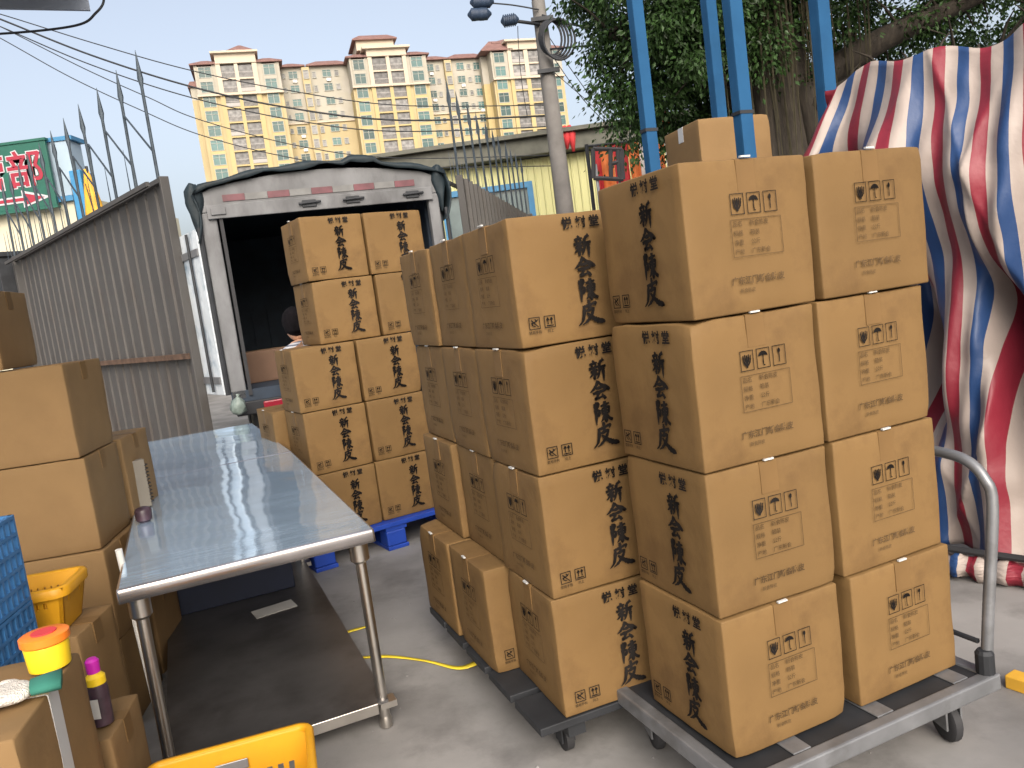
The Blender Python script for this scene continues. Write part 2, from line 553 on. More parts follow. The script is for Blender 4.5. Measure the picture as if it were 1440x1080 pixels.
def tower(cols, x0, x1, deep, top):
    wall_split(apt, x0, x1, 1.4, deep, top, 'apt_yellow', 'apt_white')
    rr = random.Random(int(x0 * 10))
    for (a, b, t) in cols:
        if t == 'p':
            MB().box(a, b, 0, 1.38, 0, ZS).build('pilaster', M['apt_yellow'], apt)
            MB().box(a, b, 0, 1.38, ZS, top).build('pilaster', M['apt_cream'], apt)
        elif t == 'q':
            MB().box(a, b, 0.35, 1.38, 0, ZS).build('pier', M['apt_peach'], apt)
            MB().box(a, b, 0.35, 1.38, ZS, top).build('pier', M['apt_white'], apt)
        elif t == 'w':
            lo, hi = MB(), MB()
            for k in range(NF):
                zf = ZT - (k + 1) * FH
                tgt = hi if zf >= ZS - 0.6 else lo
                tgt.box(a, b, 0.12, 1.38, zf - 0.15, zf + 0.45)
                tgt.box(a, a + 0.2, 0.12, 1.38, zf + 0.45, zf + FH - 0.15).box(b - 0.2, b, 0.12, 1.38, zf + 0.45, zf + FH - 0.15)
                window_part(b - a - 0.5, 1.85, (a + b) / 2, 0.22, zf + 0.56, apt)
            lo.box(a, b, 0.12, 1.38, 0, ZT - NF * FH - 0.15)
            lo.build('bay_wall', M['apt_yellow'], apt)
            hi.build('bay_wall', M['apt_white'], apt)
        elif t == 'b':
            for k in range(NF):
                zf = ZT - (k + 1) * FH
                balcony(b - a, (a + b) / 2, zf + 0.25, apt, 'apt_cream' if zf > ZS else 'apt_yellow', rr.random() < 0.25)
            MB().box(a, b, 0.0, 1.38, 0, ZT - NF * FH - 0.17).build('bay_wall', M['apt_yellow'], apt)
    MB().box(x0 - 0.1, x1 + 0.1, -0.35, 1.39, ZS - 0.14, ZS + 0.14).build('cornice', M['apt_cream'], apt)


def recess(x0, x1, cols, top):
    MB().box(x0, x1, 5, 14, 0, 40.2).build('wall', M['apt_peach'], apt)
    MB().box(x0, x1, 5, 14, 40.2, top).build('wall', M['apt_white'], apt)
    rr = random.Random(int(x0))
    for (a, b, h, dz) in cols:
        for k in range(NF):
            zf = ZT - (k + 1) * FH
            window_part(b - a, h, (a + b) / 2, 4.98, zf + 0.75 + dz, apt, dark=(b - a) < 0.8)
            if rr.random() < 0.35 and b - a > 1:
                MB().box(-0.4, 0.4, -0.32, 0, 0, 0.55).build('air_conditioner', M['ac'], apt, loc=((a + b) / 2 + 0.2, 4.97, zf + 0.05))
    MB().box(x0 + 0.02, x1 - 0.02, 4.7, 4.99, 40.1, 40.32).build('cornice', M['apt_cream'], apt)


tower([(-0.9, -0.35, 'q'), (-0.35, 2.3, 'w'), (2.3, 3.0, 'q'), (3.0, 3.85, 'p'), (3.85, 6.35, 'b'), (6.35, 7.0, 'p'), (7.0, 9.6, 'b'),
       (9.6, 10.5, 'p'), (10.5, 11.4, 'q'), (11.4, 13.9, 'w'), (13.9, 14.6, 'q')], -0.9, 14.6, 14, ZT + 0.2)
wall_split(apt, -2.2, -0.91, 2.6, 12, 47.6, 'apt_peach', 'apt_white')
hip(apt, -2.2, -0.95, 2.6, 12, 47.6, 1.2, 0.5, 0.4)
hip(apt, -0.9, 3.2, 0.6, 12, ZT + 0.2, 1.3, 2.2)
hip(apt, 10.3, 14.6, 0.6, 12, ZT + 0.2, 1.3, 2.2)
MB().box(3.05, 10.45, -0.2, 9, ZT + 0.21, 52.7).build('parapet_block', M['apt_cream'], apt)
MB().box(2.4, 11.0, -0.9, 9.4, 52.7, 53.05).build('cornice', M['apt_cream'], apt)
hip(apt, 5.2, 10.6, 1.0, 8, 53.06, 2.2, None, 0.4)

recess(14.6, 28.0, [(16.4, 18.0, 1.3, 0.15), (15.1, 15.6, 0.8, 0.3), (21.0, 21.6, 1.1, 0.1), (23.0, 24.6, 1.3, 0.2), (25.4, 26.1, 1.0, 0.3)], ZT + 0.3)
MB().box(18.9, 20.4, 3.9, 5.02, 0, ZT).build('stair_shaft', M['apt_peach'], apt)
for k in range(NF):
    window_part(0.9, 1.5, 19.65, 3.88, ZT - (k + 1) * FH + 0.5, apt, dark=True)
hip(apt, 14.8, 19.2, 4.6, 13, ZT + 0.3, 1.2, 2.2, 0.5)
hip(apt, 20.4, 28.0, 4.6, 13, ZT + 0.3, 1.4, 2.2, 0.5)

tower([(28.0, 28.45, 'q'), (28.45, 31.0, 'w'), (31.0, 31.6, 'q'), (31.6, 32.4, 'p'), (32.4, 35.2, 'b'), (35.2, 35.9, 'p'), (35.9, 38.5, 'b'),
       (38.5, 39.3, 'p'), (39.3, 40.0, 'q'), (40.0, 42.7, 'w'), (42.7, 43.4, 'q')], 28.0, 43.4, 14, ZT + 0.2)
hip(apt, 28.0, 31.7, 0.6, 12, ZT + 0.2, 1.1, 1.9)
hip(apt, 39.2, 43.4, 0.6, 12, ZT + 0.2, 1.2, 2.1)
MB().box(31.5, 39.4, -0.2, 10, ZT + 0.21, 52.3).build('parapet_block', M['apt_cream'], apt)
MB().box(30.7, 40.2, -0.9, 10.4, 52.3, 52.7).build('cornice', M['apt_cream'], apt)
MB().box(30.0, 37.5, 1.5, 9, 52.71, 54.5).build('roof_house', M['apt_cream'], apt)
hip(apt, 30.0, 37.5, 1.5, 9, 54.5, 1.3, 1.6, 0.7)

recess(43.4, 57.0, [(44.2, 45.7, 1.3, 0.2), (46.3, 46.9, 0.9, 0.3), (50.7, 52.2, 1.3, 0.2), (53.0, 53.6, 0.8, 0.3), (54.4, 55.6, 1.4, 0.0)], ZT + 0.3)
MB().box(47.9, 49.4, 3.9, 5.02, 0, ZT).build('stair_shaft', M['apt_peach'], apt)
for k in range(NF):
    window_part(0.9, 1.5, 48.65, 3.88, ZT - (k + 1) * FH + 0.5, apt, dark=True)
hip(apt, 43.4, 48.6, 4.6, 13, ZT + 0.3, 1.3, 2.2, 0.5)
hip(apt, 49.2, 57.0, 4.6, 13, ZT + 0.3, 1.5, 2.3, 0.5)

tower([(57.0, 57.4, 'q'), (57.4, 60.0, 'w'), (60.0, 60.6, 'q'), (60.6, 61.4, 'p'), (61.4, 64.1, 'b'), (64.1, 65.0, 'p'), (65.0, 67.7, 'b'),
       (67.7, 68.6, 'p'), (68.6, 69.4, 'q'), (69.4, 71.9, 'w'), (71.9, 72.5, 'q')], 57.0, 72.5, 15, ZT + 0.2)
wall_split(apt, 55.6, 56.99, 3.2, 13, ZT + 0.1, 'apt_yellow', 'apt_white')
hip(apt, 55.8, 61.0, 0.6, 12, ZT + 0.25, 2.6, 2.6, 0.8)
hip(apt, 68.4, 72.5, 0.6, 12, ZT + 0.2, 1.2, 2.0)
MB().box(60.7, 68.5, -0.2, 10, ZT + 0.21, 52.5).build('parapet_block', M['apt_cream'], apt)
MB().box(60.0, 69.3, -0.9, 10.4, 52.5, 52.85).build('cornice', M['apt_cream'], apt)
hip(apt, 58.5, 66.0, 2.0, 9.0, 52.86, 1.9, None, 0.5)

# ------------------------------------------------------------------ yellow shed behind the gate
shed = thing('yellow_shed', 'pale yellow corrugated shed with a blue framed window behind the gate', 'shed', (-3.4, 17.2, 0), R(-1))
for i in range(24):                                             # trapezoid sheets, side by side
    x = i * 0.62
    b = MB()
    pr = []
    for q_ in range(4):
        pr += [(q_ * 0.155, 0), (q_ * 0.155 + 0.105, 0), (q_ * 0.155 + 0.118, -0.03), (q_ * 0.155 + 0.142, -0.03)]
    pr.append((0.618, 0))
    vs, fs = [], []
    for (px_, py_) in pr:
        vs += [(px_, py_, 0), (px_, py_, 4.2)]
    for k in range(len(pr) - 1):
        fs.append((2 * k, 2 * k + 2, 2 * k + 3, 2 * k + 1))
    vs += [(0, 0.05, 0), (0, 0.05, 4.2), (0.618, 0.05, 0), (0.618, 0.05, 4.2)]
    n = len(pr) * 2
    fs.append((n, n + 1, n + 3, n + 2))
    b.add(vs, fs)
    if 2.6 < x + 0.3 < 4.6:                                     # the window opening: sheet above it only
        vs2 = [(v[0], v[1], 3.70 if v[2] == 0 else v[2]) for v in vs]
        b = MB().add(vs2, fs)
        MB().add([(v[0], v[1], 2.35 if v[2] > 1 else 0) for v in vs], fs).build('wall_sheet', M['yellow_wall'], shed, loc=(x, 0, 0))
    b.build('wall_sheet', M['yellow_wall'], shed, loc=(x, 0, 0))
MB().box(0, 14.9, 0.1, 6, 0, 4.1).build('wall', M['cream_wall'], shed)
gt = MB()
gt.prism([(-0.2, 4.2), (-0.2, 4.55), (15.1, 4.62), (15.1, 4.27)], -0.35, -0.02)
gt.build('gutter', M['gutter'], shed, bevel=0.02)
MB().prism([(-0.2, 4.55), (15.1, 4.62), (15.1, 4.7), (-0.2, 4.63)], -0.5, 6.2).build('roof', M['gutter'], shed)
fr = MB()
fr.box(2.44, 4.38, -0.12, 0.06, 3.62, 3.74).box(2.44, 4.38, -0.12, 0.06, 2.3, 2.42)
fr.box(2.44, 2.56, -0.12, 0.06, 2.42, 3.62).box(4.26, 4.38, -0.12, 0.06, 2.42, 3.62).box(3.38, 3.45, -0.1, 0.05, 2.42, 3.62)
wf = fr.build('window', M['win_blue'], shed)
MB().box(2.56, 4.26, -0.03, 0.02, 2.42, 3.62).build('pane', M['dark_glass'], wf)
for (xx, zz) in ((5.05, 4.52), (7.0, 4.55)):                    # red rags tied on the gutter
    rg = MB()
    for k in range(3):
        rg.tube([(xx + k * 0.1, -0.42, zz + 0.18), (xx + k * 0.1 + 0.04, -0.46, zz), (xx + k * 0.12, -0.42, zz - 0.22 - 0.06 * k)], [0.05, 0.09, 0.03], 6)
    tag(rg.build('rag', M['red_cloth'], None, smooth='all', loc=(-3.4, 17.2, 0)), 'red rag tied on the shed gutter ' + ('between the gate spikes and the concrete pole' if xx < 6 else 'between the concrete pole and the cloth hangings'), 'rag', 'red rags on the gutter')

# red and orange cloth hangings right of the shed
cl = thing('cloth_hanging', 'row of red, orange and patterned cloth strips hanging beyond the cartons', 'curtain', (1.78, 13.0, 0))
xs = 0.0
cols_ = ['red_cloth', 'orange_cloth', 'red_cloth', 'orange_cloth', 'white_cloth', 'red_cloth', 'orange_cloth', 'white_cloth', 'red_cloth', 'white_cloth', 'red_cloth']
wd = [0.10, 0.20, 0.24, 0.17, 0.18, 0.12, 0.10, 0.12, 0.12, 0.10, 0.14]
for c, w in zip(cols_, wd):
    vs, fs = [], []
    NU, NV = 6, 8
    for i in range(NU + 1):
        for k in range(NV + 1):
            vs.append((w * i / NU, 0.045 * math.sin(i * 1.9 + xs * 9) * (0.4 + k / NV) + 0.02 * math.sin(k * 1.3 + i), 3.60 - 1.5 * k / NV + 0.01 * math.sin(i * 3)))
    for i in range(NU):
        for k in range(NV):
            a = i * (NV + 1) + k
            fs.append((a, a + 1, a + NV + 2, a + NV + 1))
    o = MB().add(vs, fs).build('cloth_strip', M[c], cl, smooth='all', loc=(xs, 0, 0))
    if c == 'white_cloth':                                      # dark sprig embroidered on the pale strips
        sp = MB()
        for s_ in (-1, 1):
            for q in range(5):
                z_ = 3.3 - q * 0.14
                sp.tube([(w / 2, -0.06, z_ - 0.08), (w / 2 + s_ * 0.045, -0.065, z_)], 0.008, 5)
        sp.tube([(w / 2, -0.06, 3.38), (w / 2, -0.06, 2.6)], 0.007, 5)
        sp.build('embroidery', M['dark_steel'], o)
    xs += w + 0.004
MB().tube([(-0.1, 0.0, 3.63), (1.75, 0.0, 3.58)], 0.02, 8).build('hanging_rail', M['dark_steel'], cl)
MB().tube([(-0.1, 0.0, 0), (-0.1, 0.0, 3.66)], 0.03, 8).tube([(1.75, 0.0, 0), (1.75, 0.0, 3.62)], 0.03, 8).build('stand', M['dark_steel'], cl)

# ------------------------------------------------------------------ cream building with the green sign at the left
sb = thing('cream_building', 'cream painted building with a bright blue corner column', 'building', (-12.6, 16.35, 0))
wl = MB().box(0, 4.5, 0, 5, 0, 4.55)
wl.build('wall', M['cream_wall'], sb)
for i in range(12):
    MB().box(i * 0.37 + 0.03, i * 0.37 + 0.07, -0.025, -0.001, 0, 4.3).build('wall_rib', M['cream_wall'], sb)
MB().box(4.50, 4.72, -0.2, 0.4, 0, 5.0).build('corner_column', M['sky_blue'], sb, bevel=0.02)
MB().box(3.75, 4.55, -0.05, 0.4, 4.56, 5.62).build('side_panel', M['paleblue'], sb, bevel=0.01)
MB().box(3.70, 4.62, -0.08, 0.45, 5.62, 5.70).build('panel_cap', M['win_blue'], sb)
MB().box(3.70, 4.62, -0.10, 0.45, 4.45, 4.55).build('panel_sill', M['win_blue'], sb)
sg = thing('green_sign', 'green shop sign with red and white characters and a red arrow', 'sign', (-8.55, 16.12, 4.38), 0)
MB().box(-2.4, 0.12, 0, 0.08, 0, 1.25).build('sign_board', M['sign_green'], sg, bevel=0.01)
MB().box(-2.42, 0.14, -0.02, 0.10, 1.25, 1.30).box(-2.42, 0.14, -0.02, 0.10, -0.05, 0).build('sign_edge', M['sign_green'], sg)
o1 = MB()
put_text(o1, '经营部', 0.74, -1.10, 0.70, -0.006, bold=0.030)
o1.build('lettering_outline', M['sign_white'], sg)
o2 = MB()
put_text(o2, '经营部', 0.74, -1.10, 0.70, -0.012, bold=0.010)
o2.build('lettering', M['sign_red'], sg)
MB().prism([(-2.3, 0.12), (-0.52, 0.12), (-0.52, 0.02), (0.04, 0.18), (-0.52, 0.36), (-0.52, 0.25), (-2.3, 0.25)], -0.010, 0.0).build('arrow_outline', M['sign_white'], sg)
MB().prism([(-2.3, 0.155), (-0.48, 0.155), (-0.48, 0.07), (-0.08, 0.18), (-0.48, 0.30), (-0.48, 0.215), (-2.3, 0.215)], -0.016, -0.0102).build('arrow', M['sign_red'], sg)
# rolled amber awning beside the blue column
aw = thing('amber_awning', 'amber folded cloth awning hanging beside the blue column', 'awning', (-7.78, 16.2, 0))
vs, fs = [], []
NU, NV = 14, 12
for k in range(NV + 1):
    t = k / NV
    wid = 0.20 * math.sin(min(1, t * 1.6 + 0.12) * math.pi / 2)
    for i in range(NU):
        a = 2 * math.pi * i / NU
        rr = wid * (1 + 0.18 * math.cos(5 * a))
        vs.append((rr * math.cos(a) + 0.06 * t, 0.6 * rr * math.sin(a), 5.0 - 2.6 * t))
for k in range(NV):
    for i in range(NU):
        fs.append((k * NU + i, k * NU + (i + 1) % NU, (k + 1) * NU + (i + 1) % NU, (k + 1) * NU + i))
MB().add(vs, fs).build('folded_cloth', M['amber'], aw, smooth='all')
MB().tube([(0.02, 0, 0), (0.02, 0, 5.05)], 0.03, 8).build('pole', M['dark_steel'], aw)
MB().tube([(-0.17, -0.16, 3.5), (0.25, -0.16, 3.56)], 0.012, 6).tube([(0.0, -0.13, 4.7), (0.2, -0.18, 3.2)], 0.01, 6).build('tie_cord', M['rust'], aw)

# ------------------------------------------------------------------ concrete pole with cables
pol = thing('utility_pole', 'leaning grey concrete utility pole with a coil of cable near its top', 'pole', (1.40, 15.0, 0))
MB().tube([(0, 0, 0), (0.0, 0, 3), (-0.02, 0, 6.6)], [0.18, 0.165, 0.12], 16).build('pole_shaft', M['pole'], pol, smooth=True)
ck = MB()
for k in range(5):
    cx_, cz_ = 0.10 + 0.035 * k, 5.88 - 0.02 * k
    ck.tube([(cx_ + (0.20 + 0.02 * k) * math.cos(t * math.pi / 12), -0.20 - 0.03 * k, cz_ + (0.30 + 0.012 * k) * math.sin(t * math.pi / 12)) for t in range(25)], 0.022, 6, False)
ck.build('cable_coil', M['cable'], pol, smooth='all')
ar = MB().tube([(-0.05, -0.15, 6.15), (-0.5, -0.2, 6.25), (-0.62, -0.2, 6.27)], 0.03, 6).tube([(0.0, -0.15, 6.3), (0.5, -0.1, 6.1), (1.4, -0.1, 5.8)], 0.02, 6)
ar.build('cable_arm', M['cable'], pol, smooth='all')
for z in (6.2, 5.3):
    MB().box(-0.20, 0.2, -0.2, -0.14, z, z + 0.07).build('pole_band', M['dark_steel'], pol)
MB().lathe([(0.05, 0), (0.09, 0.03), (0.05, 0.07), (0.09, 0.11), (0.04, 0.15)], 10, (-0.05, 0, 6.6)).build('insulator', M['pole'], pol)


def closure(label, x, z, n, rib):
    b = MB()
    prof = [(0.02, -0.30), (0.10, -0.22)]
    for k in range(n):
        zz = -0.20 + 0.40 * k / n
        prof += [(0.13, zz), (0.13, zz + 0.2 / n), (0.105 if rib else 0.126, zz + 0.22 / n), (0.105 if rib else 0.126, zz + 0.38 / n)]
    prof += [(0.10, 0.21), (0.02, 0.30)]
    b.lathe(prof, 12)
    o = b.build('splice_closure', M['cable_blue'], None, smooth=True, loc=(x, 14.8, z), rot=(0, R(94 if not rib else 88), 0))
    o.scale = (0.85, 0.85, 0.72 if not rib else 0.55)
    tag(o, label, 'cable joint', 'cable joints hanging left of the pole')


closure('upper smooth dark blue cable joint hanging beside the pole top', 0.37, 6.64, 2, False)
closure('lower smooth dark blue cable joint hanging beside the pole top', 0.30, 6.44, 2, False)
closure('short ribbed dark blue cable joint nearest the pole top', 0.82, 6.27, 6, True)


def cable(label, pts, r=0.012, group='overhead cables'):
    c = MB().tube(catmull(pts, 10), r, 5)
    tag(c.build('overhead_cable', M['cable'], None, smooth='all'), label, 'cable', group)


def sag(a, b, s, n=9):
    return [tuple(a[i] + (b[i] - a[i]) * t / n - (s * 4 * (t / n) * (1 - t / n) if i == 2 else 0) for i in range(3)) for t in range(n + 1)]


cable('topmost overhead cable crossing the sky above the others', [(-10.03, 15.3, 8.43), (-8.36, 15.3, 7.72), (-6.79, 15.3, 7.01), (-5.2, 15.3, 6.34), (-3.48, 15.3, 5.75), (-1.43, 15.3, 5.2), (1.34, 15.15, 4.81)], 0.010)
cable('thick second overhead cable across the upper apartment block', [(-10.01, 15.3, 8.52), (-8.37, 15.3, 7.63), (-6.84, 15.3, 6.79), (-5.18, 15.3, 6.03), (-3.49, 15.3, 5.43), (-1.45, 15.3, 4.93), (1.34, 15.15, 4.62)], 0.017)
cable('third overhead cable across the upper apartment block', [(-10.03, 15.3, 8.43), (-8.39, 15.3, 7.5), (-6.87, 15.3, 6.62), (-5.17, 15.3, 5.82), (-3.27, 15.3, 5.15), (-1.48, 15.3, 4.73), (1.36, 15.15, 4.42)], 0.011)
cable('fourth overhead cable, low on the apartment block', [(-10.0, 15.3, 8.55), (-8.39, 15.3, 7.5), (-7.01, 15.3, 6.57), (-5.95, 15.3, 5.92), (-5.11, 15.3, 5.42), (-3.36, 15.3, 4.71), (-1.55, 15.3, 4.25), (1.38, 15.15, 3.9)], 0.009)
cable('lowest overhead cable, sagging to just above the truck roof', [(-10.0, 15.3, 8.45), (-8.43, 15.3, 7.3), (-7.3, 15.3, 6.46), (-6.12, 15.3, 5.71), (-5.13, 15.3, 5.14), (-3.64, 15.3, 4.55), (-2.1, 15.3, 4.15), (1.38, 15.15, 3.7)], 0.009)
cable('overhead cable arriving at the pole top through the cable joints', [(-4.2, 15.3, 8.0), (-1.11, 14.9, 7.2), (-0.61, 14.85, 6.97), (0.0, 14.8, 6.78), (0.37, 14.8, 6.64), (0.9, 14.8, 6.52), (1.36, 14.85, 6.4)], 0.014)
cable('upper drop cable slanting from the pole down to the red cloth', [(1.45, 15.1, 6.1), (1.82, 15.2, 5.45), (2.37, 15.2, 4.53), (3.02, 15.2, 3.86), (3.9, 15.3, 3.3)], 0.008, 'drop cables right of the pole')
cable('middle drop cable slanting from the pole behind the red cloth', [(1.45, 15.1, 5.8), (1.94, 15.2, 4.94), (2.34, 15.2, 4.40), (2.76, 15.2, 3.9), (3.3, 15.3, 3.3)], 0.008, 'drop cables right of the pole')
cable('lower drop cable slanting from the pole behind the red cloth', [(1.48, 15.1, 5.4), (2.02, 15.2, 4.86), (2.6, 15.2, 4.20), (2.83, 15.2, 3.95), (3.3, 15.3, 3.5)], 0.007, 'drop cables right of the pole')
cable('short thick cable running level from the pole into the tree', [(1.39, 15.0, 5.74), (1.84, 14.6, 5.62), (2.23, 14.2, 5.5), (2.9, 13.0, 5.3), (4.0, 10.0, 5.1)], 0.018)
cable('thin cable hanging straight down from the ribbed cable joint', [(0.95, 14.85, 6.17), (0.92, 14.9, 5.8), (0.90, 14.9, 5.23), (0.92, 14.9, 4.6)], 0.007)

# awning sheet and loop of cable at the upper left corner, close by
a1 = thing('awning_sheet', 'grey sheet metal canopy corner above a hanging loop of cable', 'canopy', (-1.318, 3.0, 2.692), R(23.6))
MB().box(-1.6, 0, 0, 0.012, 0, 0.115).build('fascia', M['awning'], a1)
MB().box(-1.6, 0, -2.2, -0.001, 0.105, 0.115).build('roof_sheet', M['awning'], a1)
for i in range(6):
    MB().box(-1.55 + i * 0.29, -1.51 + i * 0.29, -2.15, -0.02, 0.06, 0.104).build('purlin', M['dark_steel'], a1)
MB().tube([(-1.45, -0.3, -2.692), (-1.45, -0.3, 0.06)], 0.04, 10).build('support_post', M['dark_steel'], a1)
cable('loop of black cable hanging below the canopy corner', [(-2.3, 3.0, 2.72), (-1.75, 3.0, 2.66), (-1.40, 3.0, 2.645), (-1.30, 3.0, 2.68), (-1.262, 3.0, 2.735), (-1.26, 2.9, 2.80)], 0.0045, 'loose cable')

# ------------------------------------------------------------------ sheet metal gate leaves with iron spikes
def gate_leaf(name, label, p0, p1, top, spikes, spk_h, seam, zig=True, lowc=0.08):
    d = Vector((p1[0] - p0[0], p1[1] - p0[1]))
    L = d.length
    g = thing(name, label, 'gate', (p0[0], p0[1], 0), math.atan2(d.y, d.x))
    # corrugated sheets, four lengths side by side in two rows
    pitch = 0.27
    n = int(L / pitch)
    per = 4
    for row, (z0, z1, off) in enumerate(((lowc, seam, 0.012), (seam - 0.05, top + 0.004, 0.0))):
        for a in range(0, n, per):
            b = MB()
            m_ = min(per, n - a)
            pr = []
            for k in range(m_):
                x = k * pitch
                pr += [(x, 0), (x + 0.195, 0), (x + 0.212, -0.04), (x + 0.250, -0.04), (x + 0.268, 0)]
            vs, fs = [], []
            for (px_, py_) in pr:
                vs += [(px_, py_ - off, z0), (px_, py_ - off, z1), (px_, py_ - off + 0.003, z0), (px_, py_ - off + 0.003, z1)]
            for k in range(len(pr) - 1):
                q, w = 4 * k, 4 * k + 4
                fs += [(q, w, w + 1, q + 1), (q + 2, q + 3, w + 3, w + 2), (q + 1, w + 1, w + 3, q + 3), (q, q + 2, w + 2, w)]
            b.add(vs, fs)
            b.build('corrugated_sheet', M['gate'], g, loc=(a * pitch, 0, 0))
    MB().box(-0.045, -0.005, -0.03, 0.05, 0.05, top + 0.02).build('end_post', M['gate'], g, bevel=0.006)
    MB().box(L - 0.06, L + 0.04, -0.06, 0.06, 0, top + 0.05).build('end_post', M['gate'], g, bevel=0.006)
    MB().box(-0.004, L - 0.061, 0.006, 0.05, top - 0.028, top + 0.012).build('top_rail', M['gate'], g)
    MB().box(-0.004, L - 0.061, 0.006, 0.05, 0.10, 0.16).build('bottom_rail', M['gate'], g)
    MB().box(-0.004, L - 0.061, 0.02, 0.06, seam - 0.05, seam).build('middle_rail', M['rust'], g)
    la = MB().box(0.02, 0.5, -0.08, -0.055, seam - 0.02, seam + 0.06).box(0.05, 0.30, -0.12, -0.058, seam - 0.16, seam - 0.03)
    la.build('latch', M['rust'], g, bevel=0.008)
    sp = L / spikes
    ms = MB().tube([(0, 0.03, 0), (0, 0.03, spk_h * 0.72), (0, 0.03, spk_h * 0.78), (0, 0.03, spk_h)], [0.015, 0.014, 0.026, 0.002], 7).mesh('spike', M['spike'], smooth=True)
    mz = MB().tube([(0, 0.03, spk_h * 0.22), (sp * 0.92, 0.03, spk_h * 0.62), (sp, 0.03, spk_h * 0.22)], 0.010, 5).mesh('zigzag_rod', M['spike'])
    mt = MB().tube([(0, 0.03, 0), (0, 0.03, spk_h * 0.33)], [0.006, 0.002], 5).mesh('thin_spike', M['spike'])
    for i in range(spikes + 1):
        x = 0.04 + i * (L - 0.1) / spikes
        link('spike', ms, g, (x, 0, top + 0.005), (R(random.uniform(-1, 1)), R(random.uniform(-1.2, 1.2)), 0))
        if i < spikes:
            if zig:
                link('zigzag_rod', mz, g, (x, 0, top + 0.005))
            for q in (0.33, 0.66):
                link('thin_spike', mt, g, (x + q * sp, 0.12, top - 0.02))
    MB().box(0, L, 0.13, 0.16, top - 0.06, top - 0.02).build('rear_rail', M['gate'], g)
    return g


gate_leaf('sheet_metal_gate', 'tall grey corrugated gate leaf with iron spikes beside the cream building', (-2.80, 7.2), (-6.75, 11.55), 2.88, 10, 1.10, 1.34)
gate_leaf('sheet_metal_gate', 'narrow looking grey corrugated gate leaf with iron spikes in front of the blue framed window', (-0.27, 9.3), (0.75, 15.4), 2.87, 10, 1.10, 1.34, zig=False)
gp = thing('gate_post', 'dark grey square gate post carrying the gate near the cream building', 'post', (-7.02, 11.75, 0), R(45))
MB().box(-0.16, 0.16, -0.16, 0.16, 0, 2.95).build('shaft', M['dark_steel'], gp, bevel=0.01)
MB().box(-0.2, 0.2, -0.2, 0.2, 2.95, 3.02).build('cap', M['dark_steel'], gp, bevel=0.01)
hz = MB()
for z in (0.5, 1.5, 2.6):
    hz.tube([(0.16, -0.12, z), (0.30, -0.16, z)], 0.03, 8)
hz.build('hinge', M['rust'], gp)

